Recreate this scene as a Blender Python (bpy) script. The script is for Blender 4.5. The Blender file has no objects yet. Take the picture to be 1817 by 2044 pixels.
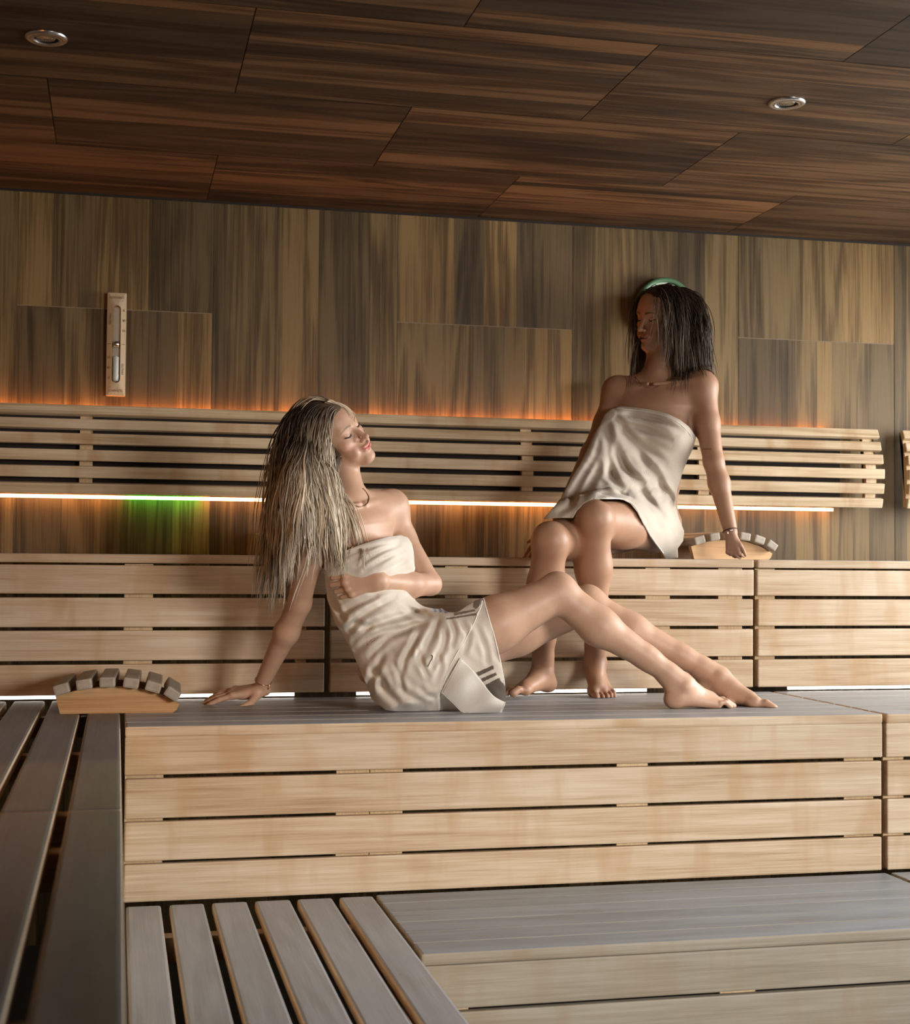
import bpy, bmesh, math, random
import numpy as np
from mathutils import Vector, Matrix
random.seed(7)
rng = np.random.default_rng(11)
scene = bpy.context.scene
COL = scene.collection

# ------------------------------------------------------------------ camera
CAM_Z = 1.32
YAW, PITCH, ROLL, FPX = 0.22593598, 0.03562667, 0.00774479, 2927.0156
_cy, _sy, _cp, _sp = math.cos(YAW), math.sin(YAW), math.cos(PITCH), math.sin(PITCH)
_f = np.array([_sy * _cp, _cy * _cp, _sp])
_r = np.array([_cy, -_sy, 0.0])
_u = np.cross(_r, _f)
_c, _s = math.cos(ROLL), math.sin(ROLL)
CR, CU, CF = _r * _c + _u * _s, -_r * _s + _u * _c, _f
cam_data = bpy.data.cameras.new('camera')
cam = bpy.data.objects.new('camera', cam_data)
COL.objects.link(cam)
M = Matrix(((CR[0], CU[0], -CF[0], 0), (CR[1], CU[1], -CF[1], 0), (CR[2], CU[2], -CF[2], CAM_Z), (0, 0, 0, 1)))
cam.matrix_world = M
cam_data.sensor_fit = 'HORIZONTAL'
cam_data.sensor_width = 36.0
cam_data.lens = FPX / 1817 * 36.0
cam_data.clip_start = 0.02
cam_data.dof.use_dof = True
cam_data.dof.focus_distance = 4.35
cam_data.dof.aperture_fstop = 6.3
scene.camera = cam

# ------------------------------------------------------------------ view, world, daylight
scene.view_settings.view_transform = 'Standard'
scene.view_settings.look = 'None'
scene.view_settings.gamma = 1.0
scene.view_settings.use_curve_mapping = False
scene.view_settings.exposure = 0.0
scene.cycles.use_denoising = True
scene.cycles.max_bounces = 7
scene.cycles.caustics_reflective = False
scene.cycles.caustics_refractive = False
scene.cycles.sample_clamp_indirect = 6.0
world = bpy.data.worlds.new('world')
scene.world = world
world.use_nodes = True
world.node_tree.nodes['Background'].inputs[0].default_value = (0.75, 0.87, 1.0, 1)
world.node_tree.nodes['Background'].inputs[1].default_value = 0.25

def area_light(name, loc, direction, sx, sy, power, color, spread=180):
    d = bpy.data.lights.new(name, 'AREA')
    d.shape = 'RECTANGLE'
    d.size, d.size_y = sx, sy
    d.energy = power
    d.color = color
    d.spread = math.radians(spread)
    o = bpy.data.objects.new(name, d)
    o.location = loc
    o.rotation_euler = Vector(direction).to_track_quat('-Z', 'Y').to_euler()
    COL.objects.link(o)
    return o
# daylight through the glazed openings on the right and in front: sky light falling inwards and down
area_light('window_daylight', (4.30, 3.98, 1.80), (-1, -0.06, -0.30), 2.1, 1.3, 104, (1.0, 0.975, 0.94), 140)
area_light('window_daylight_front', (3.55, -1.55, 1.78), (-0.42, 1, -0.25), 1.6, 0.9, 23, (1.0, 0.94, 0.86), 50)
# added warm fill from out of view, tinting the left side orange
area_light('left_warm_fill', (-0.88, 1.7, 1.62), (0.5, 1, -0.45), 0.06, 2.4, 5, (1.0, 0.42, 0.14), 100)
# ------------------------------------------------------------------ helpers
def P(px, py, Y=None, Z=None, X=None):
    """world point on the sight line of a photograph position, at a given depth / height"""
    v = CF + CR * ((px - 908.5) / FPX) - CU * ((py - 1022.0) / FPX)
    if Y is not None: v = v * (Y / v[1])
    elif Z is not None: v = v * ((Z - CAM_Z) / v[2])
    else: v = v * (X / v[0])
    return np.array([v[0], v[1], v[2] + CAM_Z])

def link(o, parent=None):
    COL.objects.link(o)
    if parent is not None:
        o.parent = parent
    return o

def tag(o, label=None, cat=None, group=None, kind=None):
    if label: o['label'] = label
    if cat: o['category'] = cat
    if group: o['group'] = group
    if kind: o['kind'] = kind
    return o

def thing(name, label, cat, loc=(0, 0, 0), rotz=0, group=None):
    o = bpy.data.objects.new(name, None)
    o.empty_display_size = 0.1
    o.location = loc
    o.rotation_euler = (0, 0, rotz)
    return link(tag(o, label, cat, group))

def np_mesh(name, V, F, mat, parent=None, smooth=True, cols=None, attrs=None):
    me = bpy.data.meshes.new(name)
    V = np.asarray(V, dtype=np.float32)
    if isinstance(F, np.ndarray):
        k = F.shape[1]
        me.vertices.add(len(V)); me.vertices.foreach_set('co', V.ravel())
        me.loops.add(F.size); me.loops.foreach_set('vertex_index', F.astype(np.int32).ravel())
        me.polygons.add(len(F)); me.polygons.foreach_set('loop_start', np.arange(0, F.size, k, dtype=np.int32))
        me.update(calc_edges=True)
    else:
        me.from_pydata(V.tolist(), [], F)
    me.polygons.foreach_set('use_smooth', np.full(len(me.polygons), smooth, dtype=bool))
    if cols is not None:
        a = me.color_attributes.new('Col', 'FLOAT_COLOR', 'POINT')
        c = np.ones((len(V), 4), dtype=np.float32); c[:, :cols.shape[1]] = cols
        a.data.foreach_set('color', c.ravel())
    if attrs:
        for k2, arr in attrs.items():
            a = me.attributes.new(k2, 'FLOAT', 'POINT'); a.data.foreach_set('value', np.asarray(arr, dtype=np.float32))
    me.materials.append(mat) if not isinstance(mat, (list, tuple)) else [me.materials.append(m_) for m_ in mat]
    me.validate()
    return link(bpy.data.objects.new(name, me), parent)

def bm_obj(name, bm, mats, parent=None, smooth=False, loc=None):
    me = bpy.data.meshes.new(name)
    bm.normal_update()
    bm.to_mesh(me); bm.free()
    for m_ in (mats if isinstance(mats, (list, tuple)) else [mats]): me.materials.append(m_)
    if smooth:
        for p in me.polygons: p.use_smooth = True
    o = bpy.data.objects.new(name, me)
    if loc is not None: o.location = loc
    return link(o, parent)

def bevel_box_bm(sx, sy, sz, r=0.004, seg=2, bm=None, center=(0, 0, 0), rot=None):
    bm2 = bmesh.new()
    bmesh.ops.create_cube(bm2, size=1.0)
    for v in bm2.verts: v.co = Vector((v.co.x * sx, v.co.y * sy, v.co.z * sz))
    if r > 0:
        bmesh.ops.bevel(bm2, geom=list(bm2.edges), offset=r, segments=seg, profile=0.6, affect='EDGES')
    for v in bm2.verts:
        c = v.co.copy()
        if rot is not None: c = rot @ c
        v.co = c + Vector(center)
    if bm is None: return bm2
    me = bpy.data.meshes.new('tmp'); bm2.to_mesh(me); bm2.free()
    bm.from_mesh(me); bpy.data.meshes.remove(me)
    return bm

def board(name, x0, x1, y0, y1, z0, z1, mat, parent, r=0.004, top_mat=None, top_lim=0.6):
    """a planed board as its own mesh, origin at its centre (parent at world origin or given offset)"""
    c = Vector(((x0 + x1) / 2, (y0 + y1) / 2, (z0 + z1) / 2))
    bm = bevel_box_bm(x1 - x0, y1 - y0, z1 - z0, r)
    mats = [mat]
    if top_mat is not None:
        mats.append(top_mat)
        bm.normal_update()
        for f in bm.faces:
            if f.normal.z > top_lim: f.material_index = 1
    off = parent.location if parent is not None else Vector((0, 0, 0))
    return bm_obj(name, bm, mats, parent, loc=c - off)

# ---- materials
def new_mat(name):
    m = bpy.data.materials.new(name); m.use_nodes = True
    nt = m.node_tree
    b = nt.nodes['Principled BSDF']
    return m, nt, b

def N(nt, t, **kw):
    n = nt.nodes.new(t)
    for k, v in kw.items():
        if k in n.inputs: n.inputs[k].default_value = v
        else: setattr(n, k, v)
    return n

def ramp(nt, src, stops):
    n = nt.nodes.new('ShaderNodeValToRGB')
    el = n.color_ramp.elements
    while len(el) < len(stops): el.new(0.5)
    for e, (p, c) in zip(el, stops):
        e.position = p; e.color = (*c, 1) if len(c) == 3 else c
    nt.links.new(src, n.inputs[0])
    return n

def mix(nt, a, b, fac, mode='MIX'):
    n = nt.nodes.new('ShaderNodeMix'); n.data_type = 'RGBA'; n.blend_type = mode
    for sock, v in ((n.inputs[6], a), (n.inputs[7], b), (n.inputs[0], fac)):
        if hasattr(v, 'links') or hasattr(v, 'is_output'): nt.links.new(v, sock)
        elif isinstance(v, (int, float)): sock.default_value = v
        else: sock.default_value = (*v, 1) if len(v) == 3 else v
    return n.outputs[2]

def math_n(nt, op, a, b=0.0, c=None):
    n = nt.nodes.new('ShaderNodeMath'); n.operation = op
    for i, v in enumerate((a, b) if c is None else (a, b, c)):
        if hasattr(v, 'is_output'): nt.links.new(v, n.inputs[i])
        else: n.inputs[i].default_value = v
    return n.outputs[0]

def wood_mat(name, dark, mid, light, axis='X', rough=0.5, grain=1.0, coord='Object', tone=None, bump=0.15, figure=0.5, weather=None, rnd=0.25, spec=0.35, stain=None, fiber=0.62):
    m, nt, b = new_mat(name)
    tc = N(nt, 'ShaderNodeTexCoord')
    oi = N(nt, 'ShaderNodeObjectInfo')
    L = nt.links.new
    vec = N(nt, 'ShaderNodeVectorMath', operation='ADD')
    L(tc.outputs[coord], vec.inputs[0])
    offs = N(nt, 'ShaderNodeCombineXYZ')
    rsrc = oi.outputs['Random']
    if tone is not None:
        at = N(nt, 'ShaderNodeAttribute'); at.attribute_name = 'tone'
        rsrc = math_n(nt, 'ADD', at.outputs['Fac'], oi.outputs['Random'])
    for i in range(3):
        L(math_n(nt, 'MULTIPLY', rsrc, (37.3, 91.7, 53.1)[i]), offs.inputs[i])
    L(offs.outputs[0], vec.inputs[1])
    al, ac = 0.35, 14.0
    def stretched(kl, kc):
        mp = N(nt, 'ShaderNodeMapping')
        s = [kc, kc, kc]; s['XYZ'.index(axis)] = kl
        mp.inputs['Scale'].default_value = s
        L(vec.outputs[0], mp.inputs[0]); return mp.outputs[0]
    # broad figure (cathedral-like bands), fine fibres, pores
    n1 = N(nt, 'ShaderNodeTexNoise', Scale=1.0, Detail=3.0, Roughness=0.55, Distortion=0.6)
    L(stretched(0.45, 6.5), n1.inputs['Vector'])
    rings = math_n(nt, 'SINE', math_n(nt, 'MULTIPLY', n1.outputs[0], 34.0))
    rings = math_n(nt, 'MULTIPLY_ADD', rings, 0.5, 0.5)
    n2 = N(nt, 'ShaderNodeTexNoise', Scale=1.0, Detail=5.0, Roughness=0.65)
    L(stretched(2.5 * grain, 160.0 * grain), n2.inputs['Vector'])
    n3 = N(nt, 'ShaderNodeTexNoise', Scale=1.0, Detail=4.0, Roughness=0.6)
    L(stretched(1.6, 5.0), n3.inputs['Vector'])
    v = math_n(nt, 'MULTIPLY', rings, 0.34 * figure)
    n4 = N(nt, 'ShaderNodeTexNoise', Scale=1.0, Detail=2.0, Roughness=0.5)
    L(stretched(7.0, 520.0), n4.inputs['Vector'])
    pores = math_n(nt, 'MULTIPLY', math_n(nt, 'SUBTRACT', n4.outputs[0], 0.5), 0.42)
    v = math_n(nt, 'ADD', v, pores)
    v = math_n(nt, 'MULTIPLY_ADD', n2.outputs[0], fiber, v)
    v = math_n(nt, 'MULTIPLY_ADD', n3.outputs[0], 0.55, v)
    v = math_n(nt, 'ADD', v, 0.5 * (0.62 - fiber))
    v = math_n(nt, 'MULTIPLY_ADD', rsrc if tone is None else oi.outputs['Random'], 0.0, v)
    rp = ramp(nt, v, [(0.38, dark), (0.62, mid), (0.86, light)])
    col = rp.outputs[0]
    if tone is not None:
        tn = N(nt, 'ShaderNodeAttribute'); tn.attribute_name = 'tone'
        tv = math_n(nt, 'FRACT', math_n(nt, 'MULTIPLY', tn.outputs['Fac'], 7.31))
        cr = ramp(nt, tv, [(0.0, tone[0]), (0.5, tone[1]), (1.0, tone[2])])
        col = mix(nt, col, cr.outputs[0], 1.0, 'MULTIPLY')
    else:
        rv = math_n(nt, 'MULTIPLY_ADD', oi.outputs['Random'], rnd, 1.0 - rnd / 2)
        cc = N(nt, 'ShaderNodeCombineXYZ')
        for i in range(3): L(rv, cc.inputs[i])
        col = mix(nt, col, cc.outputs[0], 1.0, 'MULTIPLY')
    if stain is not None:   # vertical water marks / blotches
        s1 = N(nt, 'ShaderNodeTexNoise', Scale=1.0, Detail=3.0, Roughness=0.5, Distortion=0.4)
        L(stretched(9.0, 2.2), s1.inputs['Vector'])
        sf = ramp(nt, s1.outputs[0], [(0.52, (0, 0, 0)), (0.68, (1, 1, 1))])
        col = mix(nt, col, stain, math_n(nt, 'MULTIPLY', sf.outputs[0], 0.5))
    if weather is not None:
        w1 = N(nt, 'ShaderNodeTexNoise', Scale=1.0, Detail=5.0, Roughness=0.62)
        L(stretched(5.0, 16.0), w1.inputs['Vector'])
        wf = ramp(nt, w1.outputs[0], [(0.36, (0, 0, 0)), (0.64, (1, 1, 1))])
        col = mix(nt, col, weather, math_n(nt, 'MULTIPLY_ADD', wf.outputs[0], 0.45, 0.25))
    L(col, b.inputs['Base Color'])
    b.inputs['Roughness'].default_value = rough
    b.inputs['Specular IOR Level'].default_value = spec
    rr = math_n(nt, 'MULTIPLY_ADD', n2.outputs[0], 0.25, rough - 0.12)
    L(rr, b.inputs['Roughness'])
    bp = N(nt, 'ShaderNodeBump', Strength=bump, Distance=0.002)
    L(v, bp.inputs['Height'])
    L(bp.outputs[0], b.inputs['Normal'])
    return m

def plain_mat(name, color, rough=0.5, metal=0.0, spec=0.5, emit=None, strength=0.0, noise=0.0):
    m, nt, b = new_mat(name)
    b.inputs['Base Color'].default_value = (*color, 1)
    b.inputs['Roughness'].default_value = rough
    b.inputs['Metallic'].default_value = metal
    b.inputs['Specular IOR Level'].default_value = spec
    if emit:
        b.inputs['Emission Color'].default_value = (*emit, 1)
        b.inputs['Emission Strength'].default_value = strength
    if noise:
        tc = N(nt, 'ShaderNodeTexCoord'); n = N(nt, 'ShaderNodeTexNoise', Scale=60.0, Detail=3.0)
        nt.links.new(tc.outputs['Object'], n.inputs['Vector'])
        r_ = ramp(nt, n.outputs[0], [(0.3, tuple(c * (1 - noise) for c in color)), (0.7, tuple(min(1, c * (1 + noise)) for c in color))])
        nt.links.new(r_.outputs[0], b.inputs['Base Color'])
    return m
# ------------------------------------------------------------------ materials
WARM = dict(dark=(0.42, 0.27, 0.155), mid=(0.60, 0.455, 0.305), light=(0.72, 0.60, 0.45))
PALE = dict(dark=(0.24, 0.205, 0.155), mid=(0.33, 0.295, 0.235), light=(0.41, 0.38, 0.32))
GREYT = dict(dark=(0.165, 0.163, 0.165), mid=(0.255, 0.262, 0.275), light=(0.385, 0.40, 0.42))
m_front_x = wood_mat('bench_wood_front', axis='X', rough=0.55, stain=(0.50, 0.30, 0.14), rnd=0.12, figure=0.45, **WARM)
m_front_y = wood_mat('bench_wood_side', axis='Y', rough=0.55, stain=(0.50, 0.30, 0.14), rnd=0.12, figure=0.45, **WARM)
m_front_z = wood_mat('bench_wood_upright', axis='Z', rough=0.55, rnd=0.1, figure=0.3, dark=(0.5, 0.34, 0.18), mid=(0.66, 0.48, 0.28), light=(0.78, 0.62, 0.42))
m_low_x = wood_mat('lower_bench_wood_front', axis='X', rough=0.6, stain=(0.33, 0.25, 0.17), rnd=0.10, figure=0.4, **PALE)
m_top_x = wood_mat('weathered_seat_wood', axis='X', rough=0.42, weather=(0.35, 0.375, 0.40), rnd=0.14, spec=0.6, **GREYT)
m_top_low = wood_mat('weathered_low_seat_wood', axis='X', rough=0.42, weather=(0.24, 0.28, 0.325), rnd=0.14, spec=0.6, dark=(0.11, 0.112, 0.112), mid=(0.185, 0.195, 0.205), light=(0.31, 0.335, 0.37))
m_top_y = wood_mat('weathered_seat_wood_across', axis='Y', rough=0.42, weather=(0.30, 0.325, 0.36), rnd=0.14, spec=0.6, **GREYT)
m_top_left = wood_mat('weathered_side_seat_wood', axis='Y', rough=0.45, weather=(0.15, 0.158, 0.172), rnd=0.1, spec=0.5,
                      dark=(0.068, 0.062, 0.060), mid=(0.105, 0.102, 0.104), light=(0.15, 0.15, 0.156))
m_back = wood_mat('backrest_wood', axis='X', rough=0.5, stain=(0.40, 0.20, 0.08), rnd=0.12, figure=0.6,
                  dark=(0.33, 0.215, 0.11), mid=(0.54, 0.40, 0.24), light=(0.70, 0.56, 0.38))
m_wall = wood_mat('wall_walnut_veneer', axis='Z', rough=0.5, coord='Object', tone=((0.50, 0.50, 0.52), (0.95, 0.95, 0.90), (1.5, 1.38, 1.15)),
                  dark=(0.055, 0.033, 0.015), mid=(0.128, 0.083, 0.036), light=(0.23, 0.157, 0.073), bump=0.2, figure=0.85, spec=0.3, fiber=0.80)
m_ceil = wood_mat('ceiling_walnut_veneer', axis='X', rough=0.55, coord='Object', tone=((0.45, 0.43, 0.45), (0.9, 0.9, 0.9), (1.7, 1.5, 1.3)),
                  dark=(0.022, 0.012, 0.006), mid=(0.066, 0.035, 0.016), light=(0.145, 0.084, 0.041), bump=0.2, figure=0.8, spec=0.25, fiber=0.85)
m_seam = plain_mat('seam_dark', (0.02, 0.014, 0.01), 0.8)
m_dark = plain_mat('dark_underlay', (0.018, 0.012, 0.009), 0.9)
m_floor = plain_mat('floor_tile', (0.06, 0.055, 0.05), 0.6)
m_plaster = plain_mat('side_wall_boarding', (0.10, 0.06, 0.035), 0.7)

X0, X1, Y0, YW = -0.92, 4.35, -1.8, 5.28
ZC = 1.32 + 1.295
T_M, T_L, T_U = 0.90, 0.45, 1.3435

# ------------------------------------------------------------------ room shell
def strips_mesh(name, panels, plane, mat, kind):
    """panels: (a0,a1,b0,b1,direction) rectangles in the plane, cut into veneer strips of varying width and tone"""
    V, F, T = [], [], []
    r = random.Random(5 if kind == 'w' else 9)
    g = 0.0014
    for (a0, a1, b0, b1, vert) in panels:
        a0 += g; a1 -= g; b0 += g; b1 -= g
        lo, hi = (a0, a1) if vert else (b0, b1)
        cuts = [lo]
        while True:
            w = r.choice((0.055, 0.09, 0.12, 0.15, 0.2)) * r.uniform(0.85, 1.15)
            if cuts[-1] + w > hi - 0.05: break
            cuts.append(cuts[-1] + w)
        cuts.append(hi)
        for c0, c1 in zip(cuts, cuts[1:]):
            t = r.random()
            q = [(c0, b0), (c1, b0), (c1, b1), (c0, b1)] if vert else [(a0, c0), (a1, c0), (a1, c1), (a0, c1)]
            i = len(V)
            for (a, b_) in q:
                V.append(plane(a, b_)); T.append(t)
            F.append((i, i + 1, i + 2, i + 3))
    V = np.array(V)
    return V, F, T

wall_seams = [-1.03, -0.354, 0.317, 0.989, 1.663, 2.338, 3.006, 3.68, 4.35]
panels = []
for i, (a, b_) in enumerate(zip(wall_seams, wall_seams[1:])):
    a = max(a, X0)
    if i % 2 == 1:
        panels += [(a, b_, 0.0, 0.3, True), (a, b_, 0.3, 2.209, True), (a, b_, 2.209, ZC, True)]
    else:
        panels += [(a, b_, 0.0, 1.28, True), (a, b_, 1.28, ZC, True)]
V, F, T = strips_mesh('wall_back', panels, lambda a, b_: (a, YW, b_), m_wall, 'w')
wall_back = np_mesh('wall_back', V, F, m_wall, smooth=False, attrs={'tone': T}); tag(wall_back, kind='structure')
# solid backing of the wall, its face just behind the veneer so the joints read as fine grooves
def slab(name, x0, x1, y0, y1, z0, z1, mat, parent=None):
    bm = bevel_box_bm(x1 - x0, y1 - y0, z1 - z0, 0)
    o = bm_obj(name, bm, mat, parent, loc=Vector(((x0 + x1) / 2, (y0 + y1) / 2, (z0 + z1) / 2)))
    return o
m_joint = plain_mat('joint_profile', (0.33, 0.24, 0.15), 0.45)
tag(slab('wall_back', X0 - 0.1, X1 + 0.1, YW + 0.0025, YW + 0.12, 0, ZC, m_joint), kind='structure')

cp = []
rows = [(5.28 - 0.60, 5.28, 0.296), (4.04, 4.68, -0.2), (3.40, 4.04, 0.3), (2.76, 3.40, -0.2), (2.12, 2.76, 0.3), (1.48, 2.12, -0.2), (0.84, 1.48, 0.3), (0.2, 0.84, -0.2), (-0.44, 0.2, 0.3), (-1.08, -0.44, -0.2), (-1.8, -1.08, 0.3)]
for (b0, b1, s) in rows:
    a = s - 2.0
    while a < X1:
        if a + 0.998 > X0: cp.append((max(a, X0), min(a + 0.998, X1), b0, b1, False))
        a += 0.998
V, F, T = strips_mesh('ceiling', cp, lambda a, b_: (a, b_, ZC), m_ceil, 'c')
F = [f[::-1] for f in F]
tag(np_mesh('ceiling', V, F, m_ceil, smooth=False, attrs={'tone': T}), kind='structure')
tag(slab('ceiling', X0 - 0.1, X1 + 0.1, Y0 - 0.1, YW + 0.1, ZC + 0.0025, ZC + 0.12, m_seam), kind='structure')
tag(slab('floor', X0 - 0.1, X1 + 0.1, Y0 - 0.1, YW + 0.1, -0.1, 0.0, m_floor), kind='structure')
tag(slab('wall_left', X0 - 0.1, X0, Y0, YW, 0, ZC, m_plaster), kind='structure')
tag(slab('wall_front', X0, 2.3, Y0 - 0.1, Y0, 0, ZC, m_plaster), kind='structure')
# right side: low parapet and header either side of the glazed opening
tag(slab('wall_right', X1, X1 + 0.1, Y0, YW, 0, 0.75, m_plaster), kind='structure')
tag(slab('wall_right', X1, X1 + 0.1, 5.1, YW, 0.75, ZC, m_plaster), kind='structure')
# thin dark shadow joint where the wall meets the ceiling
tag(slab('trim_1', X0, X1, YW - 0.006, YW, ZC - 0.008, ZC, m_seam), kind='structure')

# ------------------------------------------------------------------ benches
def bench_x(label, x0, x1, yf, yb, zt, uprights, boards, nslats=7, gap=0.007, zfloor=None, fm=None, tm=None):
    fm = fm or m_front_x
    t = thing('sauna_bench', label, 'bench', ((x0 + x1) / 2, yf, zfloor if zfloor is not None else 0))
    pitch = (yb - yf) / nslats
    for k in range(nslats):
        a = yf + k * pitch
        th = 0.028 if k == 0 else 0.026
        board('seat_slat', x0, x1, a, a + pitch - gap, zt - th, zt, fm, t, r=0.006 if k == 0 else 0.004, top_mat=tm or m_top_x)
    for (zb, ztop) in boards:
        board('riser_board', x0 + (0.0 if ztop > zt - 0.06 else 0.003), x1 - (0 if ztop > zt - 0.06 else 0.003), yf + 0.002, yf + 0.024, zb, ztop, fm, t, r=0.004)
    for (u0, u1) in uprights:
        board('upright', u0, u1, yf + 0.0245, yf + 0.065, boards[-1][0], zt - 0.030, m_front_z, t, r=0.001)
        board('seat_bearer', u0 + 0.01, u1 - 0.01, yf + 0.066, yb - 0.02, zt - 0.095, zt - 0.030, m_front_y, t, r=0.002)
    return t
def rel(*pairs): return [(CAM_Z + a, CAM_Z + b_) for a, b_ in pairs]
U_B = rel((-0.0985, -0.0105), (-0.200, -0.110), (-0.302, -0.2105), (-0.4065, -0.3135))
M_B = rel((-0.5445, -0.4465), (-0.655, -0.5545), (-0.763, -0.664), (-0.866, -0.771))
L_B = rel((-0.997, -0.899), (-1.104, -1.005), (-1.21, -1.112), (-1.315, -1.218))
bench_x('wooden upper tier bench section at the left, behind the blonde hair and supporting arm', X0 + 0.01, 0.6435, 4.605, YW - 0.01, T_U, [(-0.9, -0.81), (0.022, 0.109), (0.555, 0.585)], U_B, 6, zfloor=T_M)
bench_x('pale wooden upper tier bench section the dark haired woman sits on', 0.655, 2.098, 4.605, YW - 0.01, T_U, [(0.66, 0.70), (1.033, 1.108), (1.718, 1.805), (1.978, 2.065)], U_B, 6, zfloor=T_M)
bench_x('pale wooden upper tier bench section at the far right, beyond the dark vertical joint', 2.110, 4.3, 4.605, YW - 0.01, T_U, [(2.111, 2.184), (2.9, 2.99), (3.6, 3.69), (4.15, 4.24)], U_B, 6, zfloor=T_M)
bench_x('pale wooden middle tier bench section carrying the blonde woman', 0.026, 2.150, 3.846, 4.602, T_M, [(0.027, 0.124), (0.573, 0.662), (0.664, 0.752), (1.354, 1.445), (2.04, 2.133)], M_B, 7, zfloor=T_L)
bench_x('pale wooden middle tier bench section cut by the right edge of the frame', 2.162, 4.3, 3.846, 4.602, T_M, [(2.163, 2.229), (2.8, 2.89), (3.6, 3.69), (4.15, 4.24)], M_B, 7, zfloor=T_L)
bench_x('grey weathered lower tier bench with lengthwise boards at the lower right', 0.676, 2.150, 3.239, 3.838, T_L, [(0.70, 0.79), (1.4, 1.49), (2.05, 2.14)], L_B, 6, 0.004, fm=m_low_x, tm=m_top_low)
bench_x('grey lower tier bench end piece at the right edge behind the dark floor joint', 2.166, 4.3, 3.239, 3.838, T_L, [(2.17, 2.25), (3.3, 3.39), (4.15, 4.24)], L_B, 6, 0.004, fm=m_low_x, tm=m_top_low)

def bench_y(label, xs, y0, y1, zt, mat_side, mat_top, zfloor, riser_x, boards):
    t = thing('sauna_bench', label, 'bench', (xs[0][1], y0, zfloor))
    for (a, b_) in xs:
        board('seat_slat', a, b_, y0, y1, zt - 0.028, zt, mat_side, t, r=0.007, top_mat=mat_top, top_lim=0.93)  # pale wood on the bevels paints in the light caught along slat edges
    for k in range(3):
        yy = y0 + 0.12 + k * (y1 - y0 - 0.34) / 2
        board('seat_bearer', xs[-1][0] + 0.02, xs[0][1] - 0.03, yy, yy + 0.045, zt - 0.088, zt - 0.0285, m_front_x, t, r=0.002)
    for (zb, ztop) in boards:
        board('riser_board', riser_x - 0.022, riser_x, y0, y1, zb, ztop, m_front_y, t, r=0.004)
    return t
left_x = [(-0.075, 0.0135), (-0.186, -0.0955), (-0.296, -0.206), (-0.407, -0.317), (-0.518, -0.428), (-0.629, -0.539), (-0.74, -0.65), (-0.85, -0.761)]
bench_y('dark grey slatted side bench at the left, far section reaching the upper riser', left_x, 2.573, 4.592, T_M, m_front_y, m_top_left, T_L, 0.004, M_B)
bench_y('dark grey slatted side bench nearest the camera, out of focus at the lower left', left_x, 0.45, 2.569, T_M, m_front_y, m_top_left, T_L, 0.004, M_B)
low_x = [(0.577, 0.6655), (0.467, 0.558), (0.358, 0.449), (0.249, 0.338), (0.142, 0.229), (0.034, 0.121)]
bench_y('lower tier bench with boards running toward the camera, wide dark gaps, lower left', low_x, 0.45, 3.826, T_L, m_front_y, m_top_y, 0.0, 0.660, L_B)
# ------------------------------------------------------------------ light strips
def emit_mat(name, col, strength):
    m, nt, b = new_mat(name)
    b.inputs['Base Color'].default_value = (0.8, 0.8, 0.8, 1)
    b.inputs['Emission Color'].default_value = (*col, 1)
    b.inputs['Emission Strength'].default_value = strength
    return m
m_led_o = emit_mat('led_warm', (1.0, 0.44, 0.17), 13.0)
m_led_top = emit_mat('led_orange_top', (1.0, 0.34, 0.10), 34.0)
m_led_g = emit_mat('led_green', (0.20, 1.0, 0.10), 13.0)
m_led_w = emit_mat('led_white', (1.0, 0.93, 0.84), 5.0)
def strip(label, x0, x1, y0, y1, z0, z1, mats, cuts=None, name='light_strip'):
    t = thing(name, label, 'light strip', ((x0 + x1) / 2, (y0 + y1) / 2, z0))
    if cuts:
        for (a, b_, mm) in cuts:
            board('diffuser', a, b_, y0, y1, z0, z1, mm, t, r=0)
    else:
        board('diffuser', x0, x1, y0, y1, z0, z1, mats, t, r=0.001)
    return t
zb = CAM_Z + 0.2165
strip('bright light strip along the lower edge of the backrest, one stretch glowing green', X0 + 0.02, 2.72, 5.243, 5.252, zb + 0.002, zb + 0.0135, None,
      [(X0 + 0.02, 0.02, m_led_o), (0.02, 0.285, m_led_g), (0.285, 2.72, m_led_o)])
strip('hidden orange light strip behind the top slat of the long backrest', X0 + 0.02, 2.70, 5.258, 5.264, CAM_Z + 0.510, CAM_Z + 0.522, m_led_top)
strip('white light strip showing under the upper tier riser at the left', X0 + 0.02, 0.55, 4.632, 4.64, T_M + 0.0015, T_M + 0.012, m_led_w)
strip('white light strip under the upper tier riser behind the towel and feet', 0.748, 1.725, 4.632, 4.64, T_M + 0.0015, T_M + 0.012, m_led_w)
strip('white light strip under the upper tier riser at the right edge', 2.235, 4.25, 4.632, 4.64, T_M + 0.0015, T_M + 0.012, m_led_w)

# ------------------------------------------------------------------ backrests
def prism(name, outline, axis_dir, x0, x1, mat, parent, bev=0.002):
    """outline in the (y,z) plane extruded along x"""
    bm = bmesh.new()
    va = [bm.verts.new((x0, y, z)) for y, z in outline]; vb = [bm.verts.new((x1, y, z)) for y, z in outline]
    n = len(outline)
    bm.faces.new(va[::-1]); bm.faces.new(vb)
    for i in range(n): bm.faces.new((va[i], va[(i + 1) % n], vb[(i + 1) % n], vb[i]))
    bmesh.ops.recalc_face_normals(bm, faces=bm.faces)
    if bev: bmesh.ops.bevel(bm, geom=list(bm.edges), offset=bev, segments=2, affect='EDGES')
    off = parent.location if parent else Vector((0, 0, 0))
    for v in bm.verts: v.co -= off
    return bm_obj(name, bm, mat, parent)
SL = [(0.538, 0.504, 0.050), (0.489, 0.4535, 0.032), (0.4395, 0.4005, 0.015), (0.3835, 0.3435, 0.004), (0.3275, 0.287, 0.008), (0.270, 0.2335, 0.020)]
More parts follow.
